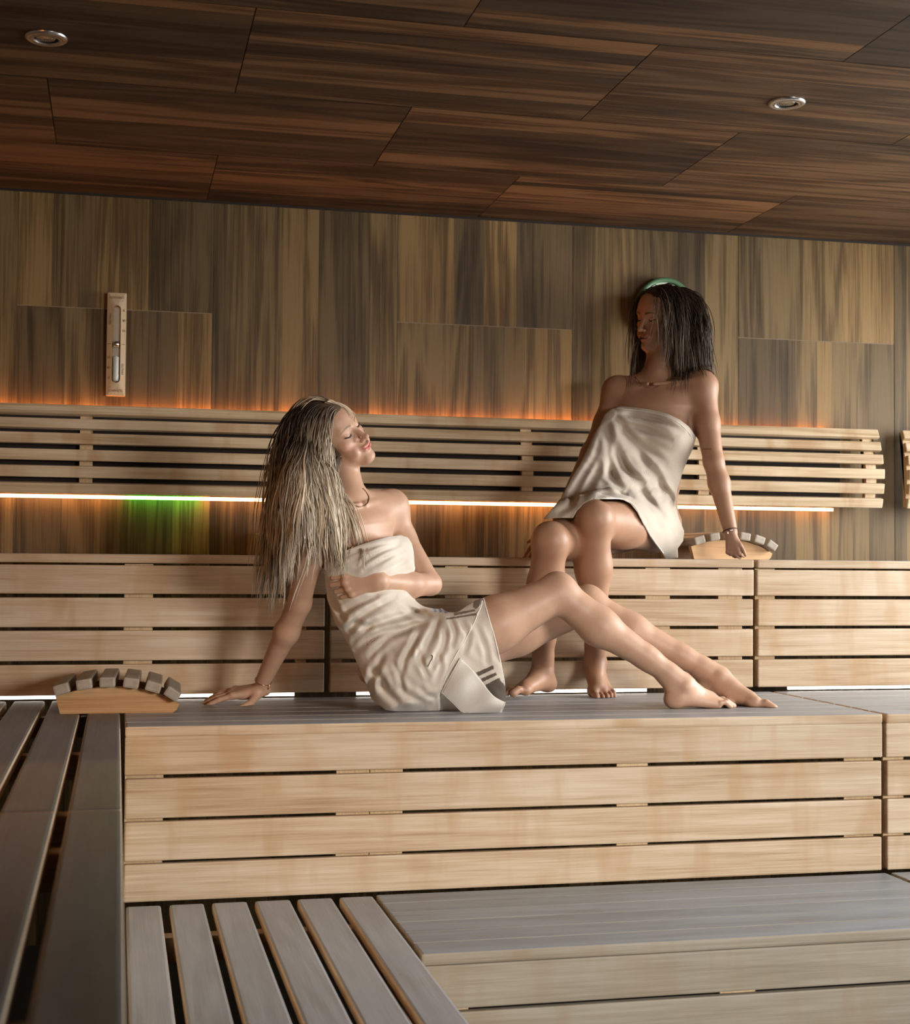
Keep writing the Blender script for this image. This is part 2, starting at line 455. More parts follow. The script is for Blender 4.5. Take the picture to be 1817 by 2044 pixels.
def backrest(label, x0, x1, sups, ledx=None):
    t = thing('backrest', label, 'backrest', ((x0 + x1) / 2, 5.24, CAM_Z + 0.23))
    yb = 5.165
    for i, (zt, zbm, dy) in enumerate(SL):
        zm = (zt + zbm) / 2; h = (zt - zbm)
        tilt = math.radians((26, 17, 8, -2, -10, -15)[i])
        h2 = h / math.cos(tilt) * 0.97
        bm = bevel_box_bm(x1 - x0, 0.022, h2, 0.004)
        o = bm_obj('slat', bm, m_back, t, loc=Vector(((x0 + x1) / 2, yb + dy + 0.011, CAM_Z + zm)) - t.location)
        o.rotation_euler = (-tilt, 0, 0)
    if ledx: board('light_carrier', x0 + 0.005, ledx, 5.226, 5.236, CAM_Z + 0.236, CAM_Z + 0.518, m_dark, t, r=0)
    for s in sups:
        fr = [(yb + dy + 0.024, CAM_Z + (a + b_) / 2) for a, b_, dy in SL]
        out = [(fr[0][0] + 0.010, fr[0][1] + 0.014)] + fr + [(fr[-1][0] + 0.005, fr[-1][1] - 0.014), (5.2255, fr[-1][1] - 0.014), (5.2255, fr[0][1] + 0.010)]
        prism('support', out, 'x', s, s + 0.044, m_front_z, t, bev=0.001)
    return t
backrest('long slatted wooden backrest glowing orange along its upper edge', X0 + 0.01, 2.902, [-0.80, -0.133, 0.72, 1.446, 2.142, 2.835], 2.74)
backrest('second slatted backrest, only its left end showing at the right frame edge', 3.008, 4.3, [2.998 + 0.012, 3.6, 4.2])

# ------------------------------------------------------------------ headrests
def headrest(label, loc, rotz, s=1.0, depth=0.34, top_mat=None):
    t = thing('headrest', label, 'headrest', loc, rotz, )
    t.scale = (s, s, s)
    def outline():
        return [(-0.155, 0), (0.150, 0.0), (0.161, 0.008), (0.168, 0.024), (0.150, 0.036), (0.125, 0.047), (0.10, 0.056), (0.07, 0.064), (0.04, 0.0695), (0.01, 0.0725),
                (-0.02, 0.073), (-0.05, 0.0718), (-0.08, 0.069), (-0.11, 0.064), (-0.13, 0.059), (-0.168, 0.048)]
    for y in (0.035, depth - 0.06):
        bm = bmesh.new()
        o_ = outline(); va = [bm.verts.new((x, y, z)) for x, z in o_]; vb = [bm.verts.new((x, y + 0.022, z)) for x, z in o_]
        n = len(o_)
        bm.faces.new(va); bm.faces.new(vb[::-1])
        for i in range(n): bm.faces.new((va[(i + 1) % n], va[i], vb[i], vb[(i + 1) % n]))
        bmesh.ops.recalc_face_normals(bm, faces=bm.faces)
        bm_obj('side_board', bm, m_hr_board, t)
    for k in range(6):
        x = (-0.150, -0.090, -0.028, 0.036, 0.096, 0.148)[k]
        z = (0.0705, 0.083, 0.0885, 0.0855, 0.0745, 0.0545)[k]
        ang = math.radians((-17, -9, -1, 8, 17, 33)[k])
        bm = bevel_box_bm(0.043, depth, 0.029, 0.0055, 2)
        o = bm_obj('slat', bm, m_hr_slat, t, loc=(x, depth / 2 - 0.002, z))
        o.rotation_euler = (0, ang, 0)
    return t
m_hr_board = wood_mat('headrest_board_wood', axis='X', rough=0.5, rnd=0.1, dark=(0.40, 0.20, 0.085), mid=(0.58, 0.33, 0.15), light=(0.70, 0.45, 0.24))
m_hr_slat = wood_mat('headrest_slat_wood', axis='Y', rough=0.55, rnd=0.15, weather=(0.42, 0.38, 0.33), dark=(0.24, 0.185, 0.13), mid=(0.36, 0.29, 0.21), light=(0.5, 0.42, 0.33))
a_ = P(232, 1426, Z=T_M)
headrest('wooden arched headrest lying at the left corner of the middle tier', (0.006, 4.15, T_M + 0.0003), math.radians(-2))
headrest('wooden arched headrest on the upper tier beside the dark haired woman\'s hand', (P(1462, 1112, Y=4.9)[0], 4.86, T_U + 0.0003), math.radians(5), 0.97)
headrest('wooden arched headrest on the upper tier mostly hidden by the blonde hair', (P(547, 1102, Y=4.9)[0] + 0.16, 4.84, T_U + 0.0003), math.radians(6), 0.97)

# ------------------------------------------------------------------ ceiling downlights
m_steel = plain_mat('brushed_nickel', (0.62, 0.60, 0.57), 0.28, 1.0)
m_glass_l = plain_mat('lamp_reflector_glass', (0.55, 0.6, 0.6), 0.08, 0.9)
m_black = plain_mat('lamp_recess', (0.02, 0.02, 0.02), 0.5)
def lathe(name, prof, mat, parent, seg=48, smooth=True, flip=False):
    V, F = [], []
    n = len(prof)
    for i in range(seg):
        a = 2 * math.pi * i / seg
        for (r, z) in prof: V.append((r * math.cos(a), r * math.sin(a), z))
    for i in range(seg):
        for j in range(n - 1):
            a, b_ = i * n + j, ((i + 1) % seg) * n + j
            F.append((a, b_, b_ + 1, a + 1) if not flip else (a, a + 1, b_ + 1, b_))
    return np_mesh(name, np.array(V), F, mat, parent, smooth=smooth)
def downlight(label, x, y, rot):
    t = thing('ceiling_downlight', label, 'ceiling light', (x, y, ZC), rot)
    lathe('trim_ring', [(0.030, -0.001), (0.031, -0.0065), (0.036, -0.0075), (0.0375, -0.0055), (0.039, -0.0075), (0.048, -0.006), (0.0515, -0.003), (0.052, 0.001)], m_steel, t)
    lathe('recess', [(0.030, -0.004), (0.029, 0.0), (0.027, 0.0015), (0.0005, 0.0018)], m_black, t)
    bm = bmesh.new()
    prof = [(0.0245, 0.0), (0.024, -0.002), (0.020, -0.0035), (0.012, -0.0042), (0.0005, -0.0045)]
    o = lathe('lamp_lens', prof, m_glass_l, t)
    V, F = [], []
    for k in range(22):
        a = 2 * math.pi * k / 22
        for r, w, z in ((0.007, 0.0006, -0.0048), (0.021, 0.0016, -0.0038)):
            for s in (-1, 1):
                V.append((r * math.cos(a) - s * w * math.sin(a), r * math.sin(a) + s * w * math.cos(a), z))
        i = 4 * k; F.append((i, i + 1, i + 3, i + 2))
    np_mesh('reflector_facets', np.array(V), F, m_steel, o, smooth=False)
    return t
downlight('round metal recessed downlight in the dark upper left ceiling', -0.192, 3.724, 0)
downlight('round pale recessed downlight in the ceiling at the upper right', 1.801, 3.742, 0.3)

# ------------------------------------------------------------------ sand timer
m_tw = wood_mat('timer_wood', axis='Z', rough=0.5, rnd=0.0, dark=(0.50, 0.36, 0.21), mid=(0.64, 0.49, 0.31), light=(0.74, 0.6, 0.42))
m_sand = plain_mat('white_sand', (0.80, 0.86, 0.82), 0.8, noise=0.06)
m_ink = plain_mat('dark_print', (0.06, 0.035, 0.02), 0.7)
m_ink2 = plain_mat('burnt_print', (0.30, 0.2, 0.12), 0.7)
mg, nt, bb = new_mat('timer_glass')
bb.inputs['Base Color'].default_value = (0.9, 0.96, 0.93, 1)
bb.inputs['Alpha'].default_value = 0.16; bb.inputs['Roughness'].default_value = 0.03; bb.inputs['IOR'].default_value = 1.45; bb.inputs['Specular IOR Level'].default_value = 0.9
m_tg = mg
def text_mesh(s, size, mat, parent, loc, rot, name='lettering', sx=1.0):
    cu = bpy.data.curves.new(name, 'FONT'); cu.body = s; cu.size = size; cu.align_x = 'CENTER'; cu.align_y = 'CENTER'; cu.extrude = 0.0003
    tmp = bpy.data.objects.new('t', cu); COL.objects.link(tmp)
    bpy.context.view_layer.update()
    me = bpy.data.meshes.new_from_object(tmp.evaluated_get(bpy.context.evaluated_depsgraph_get()))
    bpy.data.objects.remove(tmp)
    me.materials.clear(); me.materials.append(mat)
    o = bpy.data.objects.new(name, me); o.location = loc; o.rotation_euler = rot; o.scale = (sx, 1, 1)
    return link(o, parent)
tw, th, td = 0.066, 0.362, 0.030
tz = CAM_Z + 0.762
timer = thing('sand_timer', 'narrow wooden sauna sand timer hanging on the left of the back wall', 'sand timer', (-0.0155, YW - 0.001, tz))
bm = bmesh.new()
def rr_outline(w, h, r, n=8):
    pts = []
    for cx, cz, a0 in ((w - r, h - r, 0), (-w + r, h - r, 90), (-w + r, -h + r, 180), (w - r, -h + r, 270)):
        for k in range(n + 1):
            a = math.radians(a0 + 90 * k / n); pts.append((cx + r * math.cos(a), cz + r * math.sin(a)))
    return pts
oo = rr_outline(tw / 2, th / 2, 0.003); ii = rr_outline(0.0140, 0.1365, 0.0139)
def ring(pts, y): return [bm.verts.new((x, y, z)) for x, z in pts]
def yf_(x): return -td + 7.5 * x * x
def ring2(pts): return [bm.verts.new((x, yf_(x), z)) for x, z in pts]
of, ib, obk, ifr = ring2(oo), ring(ii, -td + 0.024), ring(oo, 0), ring2(ii)
n = len(oo)
for i in range(n):
    j = (i + 1) % n
    bm.faces.new((of[i], of[j], ifr[j], ifr[i])); bm.faces.new((of[j], of[i], obk[i], obk[j])); bm.faces.new((ifr[i], ifr[j], ib[j], ib[i]))
bm.faces.new(ib); bm.faces.new(obk)
bmesh.ops.recalc_face_normals(bm, faces=bm.faces)
bm_obj('backboard', bm, m_tw, timer)
prof = [(0.0005, -0.132), (0.008, -0.131), (0.0108, -0.126), (0.0112, -0.118), (0.0112, -0.018), (0.010, -0.008), (0.004, -0.002), (0.002, 0.0), (0.004, 0.002), (0.010, 0.008), (0.0112, 0.018), (0.0112, 0.118), (0.0108, 0.126), (0.008, 0.131), (0.0005, 0.132)]
g = lathe('glass_tube', prof, m_tg, timer, 32); g.location = (0, -td + 0.0105, 0)
s_ = lathe('sand', [(0.0005, -0.1300), (0.0075, -0.1290), (0.0100, -0.124), (0.0104, -0.117), (0.0104, -0.046), (0.0006, -0.040)], m_sand, timer, 32); s_.location = (0, -td + 0.0105, 0)
cb = lathe('clamp', [(0.0035, -0.010), (0.0118, -0.009), (0.0122, 0.0), (0.0118, 0.009), (0.0035, 0.010)], m_steel, timer, 24); cb.location = (0, -td + 0.0105, 0)
RX = (math.pi / 2, 0, 0)
fy = -td + 7.5 * 0.0225 ** 2 - 0.0006
text_mesh('SUVARO', 0.0125, m_ink2, timer, (0, fy, 0.163), RX, sx=1.0)
text_mesh('SUVARO', 0.0125, m_ink2, timer, (0, fy, -0.163), (math.pi / 2, math.pi, 0), sx=1.0)
for z, s in ((0.122, '5'), (0.086, '10'), (0.050, '15')):
    text_mesh('-' + s, 0.0115, m_ink, timer, (0.0225, fy, z - 0.003), RX)
    text_mesh('-' + s, 0.0115, m_ink, timer, (-0.0225, fy, -z + 0.003), (math.pi / 2, math.pi, 0))
for sx_ in (-1, 1):
    bx = bevel_box_bm(0.012, 0.0006, 0.0012, 0); bm_obj('scale_mark', bx, m_ink, timer, loc=(sx_ * 0.0235, fy, 0.0))
    bx = bevel_box_bm(0.006, 0.0006, 0.0010, 0); bm_obj('scale_mark', bx, m_ink, timer, loc=(sx_ * 0.0200, fy, sx_ * 0.152))
text_mesh('MINUTES', 0.0095, m_ink, timer, (-0.0225, fy, 0.088), (math.pi / 2, math.pi / 2, 0))
text_mesh('MINUTES', 0.0095, m_ink, timer, (0.0225, fy, -0.088), (math.pi / 2, -math.pi / 2, 0))

# ------------------------------------------------------------------ round wall gauge behind the dark haired woman
m_green = plain_mat('green_enamel_rim', (0.10, 0.22, 0.11), 0.4)
m_face = plain_mat('gauge_face', (0.72, 0.80, 0.70), 0.5)
gz = CAM_Z + 0.985
gauge = thing('wall_thermometer', 'round green rimmed gauge on the back wall peeking above the dark haired woman\'s head', 'wall gauge', (2.020, YW - 0.002, gz))
g1 = lathe('rim', [(0.112, 0.0), (0.114, 0.045), (0.110, 0.050), (0.097, 0.048), (0.095, 0.042)], m_green, gauge, 64); g1.rotation_euler = (math.pi / 2, 0, 0)
g2 = lathe('dial', [(0.096, 0.040), (0.05, 0.041), (0.0005, 0.041)], m_face, gauge, 64); g2.rotation_euler = (math.pi / 2, 0, 0)
Vt, Ft = [], []
for k in range(41):
    a = math.radians(-30 + 240 * k / 40); r0, r1, w = (0.070 if k % 5 == 0 else 0.076), 0.082, 0.0008
    for r in (r0, r1):
        for s in (-1, 1): Vt.append((r * math.cos(a) - s * w * math.sin(a), -0.0416, r * math.sin(a) + s * w * math.cos(a)))
    i = 4 * k; Ft.append((i, i + 1, i + 3, i + 2))
np_mesh('scale_ticks', np.array(Vt), Ft, m_ink, gauge, smooth=False)
b_ = bevel_box_bm(0.0035, 0.001, 0.075, 0); o_ = bm_obj('pointer', b_, m_ink, gauge, loc=(-0.018, -0.0435, 0.024)); o_.rotation_euler = (0, -0.7, 0)
# ------------------------------------------------------------------ sculpting engine: blended volumes meshed with surface nets
def unit(v):
    v = np.asarray(v, float); return v / (np.linalg.norm(v) + 1e-12)
def proj(p):
    q = (p - np.array([0, 0, CAM_Z])) @ np.stack([CR, CU, CF]).T
    return np.stack([908.5 + FPX * q[..., 0] / q[..., 2], 1022 - FPX * q[..., 1] / q[..., 2]], -1)
def head_frame(az, pit, ro):
    fw = np.array([math.sin(az) * math.cos(pit), -math.cos(az) * math.cos(pit), math.sin(pit)])
    rt = unit(np.cross(fw, [0, 0, 1.0])); up = np.cross(rt, fw)
    c, s = math.cos(ro), math.sin(ro)
    return np.array([rt * c + up * s, fw, -rt * s + up * c])

QUAL = 1.0
class Sculpt:
    def __init__(self):
        self.pr = []; self.fr = (np.eye(3), np.zeros(3), 1.0); self.post = None; self.marks = []
    def frame(self, R=None, o=None, s=1.0):
        self.fr = (np.eye(3) if R is None else np.asarray(R, float), np.zeros(3) if o is None else np.asarray(o, float), s)
    def w(self, p):
        R, o, s = self.fr; return o + s * (np.asarray(p, float) @ R)
    def cone(self, a, b, ra, rb, k=0.01, op='u'):
        s = self.fr[2]; a, b = self.w(a), self.w(b); ra *= s; rb *= s; k *= s
        m = max(ra, rb)
        self.pr.append(('c', op, k, np.minimum(a, b) - m, np.maximum(a, b) + m, (a, b, ra, rb)))
    def ell(self, c, r, k=0.01, op='u', rot=None):
        R, _, s = self.fr; c = self.w(c); r = np.asarray(r, float) * s; k *= s
        A = R if rot is None else np.asarray(rot) @ R          # rows = ellipsoid axes in world
        m = r.max()
        self.pr.append(('e', op, k, c - m, c + m, (c, A, r)))
    def loft(self, a, b, wa, wb, ha, hb, sa, sb, k=0.03, op='u', cap=0.03):
        a, b = self.w(a), self.w(b)
        R = self.fr[0]
        t = unit(b - a)
        fa = []
        for s_ in (sa, sb):
            s_ = np.asarray(s_, float) @ R
            s_ = unit(s_ - t * (s_ @ t)); fa.append(s_)
        m = max(wa, wb, ha, hb) + cap
        self.pr.append(('l', op, k, np.minimum(a, b) - m, np.maximum(a, b) + m, (a, b, wa, wb, ha, hb, fa[0], fa[1], t, cap)))
    @staticmethod
    def dist(kind, q, p):
        if kind == 'c':
            a, b, ra, rb = q
            ab = b - a; l2 = ab @ ab + 1e-12
            t = np.clip(((p - a) @ ab) / l2, 0, 1)
            d = p - a - t[:, None] * ab
            return np.sqrt(np.einsum('ij,ij->i', d, d)) - (ra + t * (rb - ra))
        if kind == 'e':
            c, A, r = q
            l = (p - c) @ A.T
            u = l / r; k0 = np.sqrt(np.einsum('ij,ij->i', u, u)) + 1e-9
            v = u / r; k1 = np.sqrt(np.einsum('ij,ij->i', v, v)) + 1e-9
            return k0 * (k0 - 1.0) / k1
        a, b, wa, wb, ha, hb, s0, s1, t, cap = q
        L = np.linalg.norm(b - a)
        x = p - a
        z = x @ t
        u = np.clip(z / L, 0, 1)
        c = x - np.clip(z, 0, L)[:, None] * t
        S = s0 + u[:, None] * (s1 - s0); S /= np.linalg.norm(S, axis=1)[:, None]
        F = np.cross(t, S)
        su = np.einsum('ij,ij->i', c, S); sv = np.einsum('ij,ij->i', c, F); sz = z - np.clip(z, 0, L)
        W = wa + u * (wb - wa); H = ha + u * (hb - ha)
        a_, b_, c_ = su / W, sv / H, sz / cap
        k0 = np.sqrt(a_ * a_ + b_ * b_ + c_ * c_) + 1e-9
        k1 = np.sqrt((a_ / W) ** 2 + (b_ / H) ** 2 + (c_ / cap) ** 2) + 1e-9
        return k0 * (k0 - 1) / k1
    def eval(self, p, prims=None):
        d = np.full(len(p), 1.0)
        for (kind, op, k, lo, hi, q) in (self.pr if prims is None else prims):
            e = self.dist(kind, q, p)
            if op == 'u':
                if k > 0:
                    h = np.maximum(k - np.abs(d - e), 0.0) / k
                    d = np.minimum(d, e) - h * h * k * 0.25
                else: d = np.minimum(d, e)
            else:
                e = -e
                h = np.maximum(k - np.abs(d - e), 0.0) / max(k, 1e-6)
                d = np.maximum(d, e) + h * h * k * 0.25
        if self.post is not None: d = self.post(p, d)
        return d
    def near(self, lo, hi):
        return [r for r in self.pr if np.all(r[3] - (r[2] + 0.012) <= hi) and np.all(r[4] + (r[2] + 0.012) >= lo)]
    def grad(self, p, e=0.0015):
        g = np.stack([self.eval(p + np.eye(3)[i] * e) - self.eval(p - np.eye(3)[i] * e) for i in range(3)], -1)
        return g / (np.linalg.norm(g, axis=1)[:, None] + 1e-9)
    def mesh(self, h, margin=0.01, smooth=1, lo=None, hi=None):
        h = h * QUAL
        lo = np.min([r[3] for r in self.pr if r[1] == 'u'], 0) - margin if lo is None else np.asarray(lo)
        hi = np.max([r[4] for r in self.pr if r[1] == 'u'], 0) + margin if hi is None else np.asarray(hi)
        NB = 16; bs = NB * h
        nb = np.ceil((hi - lo) / bs).astype(int)
        gi = np.stack(np.meshgrid(*[np.arange(n) for n in nb], indexing='ij'), -1).reshape(-1, 3)
        cen = lo + (gi + 0.5) * bs
        dc = np.concatenate([self.eval(cen[i:i + 20000]) for i in range(0, len(cen), 20000)])
        act = gi[np.abs(dc) < bs * 1.35 + 0.012]
        n = NB + 2
        off = np.stack(np.meshgrid(*[np.arange(-1, NB + 1)] * 3, indexing='ij'), -1).reshape(-1, 3)
        M1 = NB + 1
        KV, KP, QF = [], [], []
        edges = [(a, b) for a in range(8) for b in range(8) if a < b and bin(a ^ b).count('1') == 1]
        corner = np.array([[(c >> 2) & 1, (c >> 1) & 1, c & 1] for c in range(8)])
        for g in act:
            blo = lo + g * bs
            prs = self.near(blo - h, blo + bs + h)
            if not prs: continue
            p = blo + off * h
            d = self.eval(p, prs).reshape(n, n, n)
            if d.min() > 0 or d.max() < 0: continue
            C = np.stack([d[c[0]:c[0] + M1, c[1]:c[1] + M1, c[2]:c[2] + M1] for c in corner], -1)
            neg = C < 0
            s = neg.sum(-1)
            idx = np.argwhere((s > 0) & (s < 8))
            if len(idx) == 0: continue
            cv = C[idx[:, 0], idx[:, 1], idx[:, 2]]
            acc = np.zeros((len(idx), 3)); cnt = np.zeros(len(idx))
            for a, b in edges:
                va, vb = cv[:, a], cv[:, b]
                m = (va < 0) != (vb < 0)
                t = np.where(m, va / np.where(m, va - vb, 1), 0)
                pos = corner[a] + t[:, None] * (corner[b] - corner[a])
                acc += pos * m[:, None]; cnt += m
            pos = blo + (idx - 1 + acc / cnt[:, None]) * h
            gidx = g * NB + idx - 1 + 4
            key = (gidx[:, 0].astype(np.int64) << 40) | (gidx[:, 1].astype(np.int64) << 20) | gidx[:, 2]
            KV.append(key); KP.append(pos)
            inner = d[1:1 + NB, 1:1 + NB, 1:1 + NB] < 0
            for ax in range(3):
                sl = [slice(1, 1 + NB)] * 3; sl[ax] = slice(2, 2 + NB)
                nx = d[tuple(sl)] < 0
                ch = np.argwhere(inner != nx)
                if len(ch) == 0: continue
                sgn = inner[ch[:, 0], ch[:, 1], ch[:, 2]]
                G = g * NB + ch + 4
                o1, o2 = [a for a in range(3) if a != ax]
                e1 = np.zeros(3, int); e1[o1] = 1
                e2 = np.zeros(3, int); e2[o2] = 1
                q = [G - e1 - e2, G - e2, G, G - e1]
                kk = np.stack([(a[:, 0].astype(np.int64) << 40) | (a[:, 1].astype(np.int64) << 20) | a[:, 2] for a in q], -1)
                fl = sgn if ax != 1 else ~sgn
                kk[~fl] = kk[~fl][:, ::-1]
                QF.append(kk)
        KV = np.concatenate(KV); KP = np.concatenate(KP); QF = np.concatenate(QF)
        u, first = np.unique(KV, return_index=True)
        V = KP[first]
        F = np.searchsorted(u, QF)
        ok = (F < len(u)).all(1); F = F[ok]; QFo = QF[ok]
        ok = (u[F] == QFo).all(1); F = F[ok]
        for _ in range(smooth):
            A = np.zeros_like(V); c = np.zeros(len(V))
            for i in range(4):
                a, b = F[:, i], F[:, (i + 1) % 4]
                for k3 in range(3):
                    A[:, k3] += np.bincount(a, V[b, k3], len(V)) + np.bincount(b, V[a, k3], len(V))
                c += np.bincount(a, minlength=len(V)) + np.bincount(b, minlength=len(V))
            V = V * 0.45 + 0.55 * A / np.maximum(c, 1)[:, None]
        return V, F
    def hit(self, px, py, y0, y1, n=160):
        """first surface point on the sight line between two depths"""
        Y = np.linspace(y0, y1, n)
        p = np.array([P(px, py, Y=y) for y in Y])
        d = self.eval(p)
        i = np.argmax(d < 0)
        if d[i] >= 0: return p[np.argmin(d)]
        if i == 0: return p[0]
        t = d[i - 1] / (d[i - 1] - d[i])
        return p[i - 1] + t * (p[i] - p[i - 1])

def catmull(pts, n):
    pts = np.asarray(pts, float)
    q = np.vstack([2 * pts[0] - pts[1], pts, 2 * pts[-1] - pts[-2]])
    out = []
    m = len(pts) - 1
    for u in np.linspace(0, m, n):
        i = min(int(u), m - 1); t = u - i
        p0, p1, p2, p3 = q[i:i + 4]
        out.append(0.5 * ((2 * p1) + (-p0 + p2) * t + (2 * p0 - 5 * p1 + 4 * p2 - p3) * t * t + (-p0 + 3 * p1 - 3 * p2 + p3) * t ** 3))
    return np.array(out)

def tubes(paths, radii, sides=5, cols=None):
    """many tapered tubes as one set of arrays; paths: list of (n,3), radii: list of (n,)"""
    VV, FF, CC = [], [], []
    base = 0
    ang = 2 * np.pi * np.arange(sides) / sides
    for k, (p, r) in enumerate(zip(paths, radii)):
        p = np.asarray(p, float); n = len(p)
        t = np.gradient(p, axis=0); t /= (np.linalg.norm(t, axis=1)[:, None] + 1e-12)
        ref = np.array([0.31, 0.93, 0.2]) if abs(t[0] @ np.array([0.31, 0.93, 0.2])) < 0.9 else np.array([1.0, 0, 0])
        u = np.cross(t, ref); u /= (np.linalg.norm(u, axis=1)[:, None] + 1e-12)
        v = np.cross(t, u)
        ring = p[:, None, :] + np.asarray(r)[:, None, None] * (u[:, None, :] * np.cos(ang)[None, :, None] + v[:, None, :] * np.sin(ang)[None, :, None])
        VV.append(ring.reshape(-1, 3))
        i = np.arange(n - 1)[:, None] * sides; j = np.arange(sides)[None]; j2 = (j + 1) % sides
        FF.append(np.stack([base + i + j, base + i + sides + j, base + i + sides + j2, base + i + j2], -1).reshape(-1, 4))
        if cols is not None: CC.append(np.repeat(cols[k], sides, axis=0))
        base += n * sides
    return np.vstack(VV), np.vstack(FF), (np.vstack(CC) if cols is not None else None)

def seg_dist2(q, poly, closed=False):
    """distance of 2-D points to a polyline, plus the running parameter 0..1"""
    poly = np.asarray(poly, float)
    if closed: poly = np.vstack([poly, poly[:1]])
    best = np.full(len(q), 1e9); par = np.zeros(len(q))
    m = len(poly) - 1
    for i in range(m):
        a, b = poly[i], poly[i + 1]; ab = b - a
        t = np.clip(((q - a) @ ab) / (ab @ ab + 1e-12), 0, 1)
        d = np.hypot(*(q - a - t[:, None] * ab).T)
        w = d < best
        best = np.where(w, d, best); par = np.where(w, (i + t) / m, par)
    return best, par
def inside2(q, poly):
    poly = np.asarray(poly, float); x, y = q[:, 0], q[:, 1]; c = np.zeros(len(q), bool)
    for i in range(len(poly)):
        x0, y0 = poly[i]; x1, y1 = poly[i - 1]
        if y0 == y1: continue
        c ^= ((y0 > y) != (y1 > y)) & (x < (x1 - x0) * (y - y0) / (y1 - y0) + x0)
    return c

def local_hit(S, R, o, s, x, z, y0=.135, y1=.03, n=90):
    l = np.stack([np.full(n, x), np.linspace(y0, y1, n), np.full(n, z)], 1)
    p = o + s * (l @ R); d = S.eval(p); i = int(np.argmax(d < 0))
    if i == 0: return p[-1]
    t = d[i - 1] / (d[i - 1] - d[i]); return p[i - 1] + t * (p[i] - p[i - 1])
def clump(pa, nl, seed, start=.35, strength=.85):
    """wet locks: strands drift towards the leader of their lock"""
    r = np.random.default_rng(seed); n, m, _ = pa.shape
    li = r.choice(n, min(nl, n), replace=False)
    k = int(m * .45)
    D = ((pa[:, None, k] - pa[li][None, :, k]) ** 2).sum(-1)
    own = li[np.argmin(D, 1)]
    t = np.linspace(0, 1, m)
    c = strength * np.clip((t - start) / (1 - start), 0, 1) ** .6
    return pa + (pa[own] - pa) * c[None, :, None], own
def lashes(name, S, R, o, s, mat, parent, closed=True):
    paths, radii = [], []
    for m in (-1, 1):
        xs = np.linspace(.0185, .0440, 14)
        zs = -.0045 - .0042 * np.sin((xs - .0185) / .0255 * np.pi) + .0015 * (xs - .03) / .012
        pts = np.array([local_hit(S, R, o, s, m * x, z) for x, z in zip(xs, zs)])
        paths.append(pts + .0004 * R[1]); radii.append(.0009 + .0009 * np.sin(np.linspace(.15, 1, 14) * np.pi * .62))
        for x, z, p in zip(xs[2:], zs[2:], pts[2:]):
            d = unit(R[1] * .8 - R[2] * .75 + R[0] * m * (x - .026) * 30)
            q = np.array([p, p + d * .0035, p + d * .0065 + R[2] * .0012]); paths.append(q); radii.append(np.array([.0006, .0004, .0002]))
    V, F, _ = tubes(paths, radii, 4)
    return np_mesh(name, V, F, mat, parent)
# ------------------------------------------------------------------ anatomy
def sculpt_head(S, R, o, s, smile=0.5, teeth=False, closed=True):
    S.frame(R, o, s)
    E, C = S.ell, S.cone
    E((0, -.012, .028), (.073, .094, .084), 0.0)
    E((0, .030, .024), (.060, .054, .064), .02)
    E((0, .026, -.036), (.055, .053, .074), .02)
    for m in (-1, 1):
        C((m * .050, -.004, -.060), (m * .012, .068, -.099), .015, .015, .022)
        E((m * .041, .054, -.026), (.020, .017, .015), .018)
        E((m * .031, .055, -.058), (.021, .020, .024), .015)
        C((m * .010, .077, .014), (m * .040, .066, .018), .009, .008, .014)
        C((m * .010, .0, -.08), (m * .045, -.01, -.05), .02, .02, .02)
    E((0, .074, -.098), (.016, .014, .013), .014)
    E((0, .068, -.066), (.027, .022, .024), .014)
    C((0, .079, .008), (0, .101, -.034), .0068, .0078, .011)
    E((0, .1040, -.037), (.0098, .0095, .0088), .005)
    for m in (-1, 1):
        E((m * .0105, .0935, -.0405), (.0068, .0088, .0062), .004)
        E((m * .030, .091, -.001), (.017, .013, .0105), .010, 's')
        E((m * .0305, .0655, -.002), (.0140, .0135, .0118), .0035)
        E((m * .0058, .099, -.0475), (.0033, .0042, .0028), .002, 's')
        # upper lid fold
        C((m * .019, .0795, .004), (m * .041, .0715, .004), .0022, .0018, .005)
    up = .010 * smile; wd = .023 + .006 * smile
    # lips
    for m in (-1, 1):
        C((m * .0045, .0915, -.0615), (m * wd * .55, .0885, -.0625 + up * .3), .0042, .0038, .003)
        C((m * wd * .55, .0885, -.0625 + up * .3), (m * wd, .0765, -.067 + up), .0038, .0018, .003)
        C((0, .0905, -.0725), (m * wd * .55, .0870, -.0715 + up * .25), .0056, .0046, .003)
        C((m * wd * .55, .0870, -.0715 + up * .25), (m * wd, .0765, -.0675 + up), .0046, .0016, .003)
        E((m * (wd + .009), .068, -.066 + up), (.010, .011, .014), .008)
    if teeth:
        E((0, .088, -.0655), (.020, .016, .0046), .002, 's')
    g = .0016
    pts = [(-wd - .001, .081, -.067 + up), (-wd * .5, .0935, -.0672 + up * .2), (0, .098, -.0672), (wd * .5, .0935, -.0672 + up * .2), (wd + .001, .081, -.067 + up)]
    for a, b in zip(pts, pts[1:]):
        C(a, b, g if a[0] else g, g, .0015, 's')
    for m in (-1, 1):   # ears
        rot = np.array([[math.cos(.35) , -m * math.sin(.35) * 1, 0], [m * math.sin(.35), math.cos(.35), 0], [0, 0, 1.0]])
        E((m * .073, -.014, -.010), (.0075, .017, .029), .004, 'u', rot)
        E((m * .080, -.010, -.006), (.006, .010, .017), .004, 's', rot)
        E((m * .071, -.006, -.036), (.006, .009, .010), .004)
    S.lip = (R, o, s, wd, up)

def head_local(p, R, o, s): return ((p - o) @ np.asarray(R).T) / s

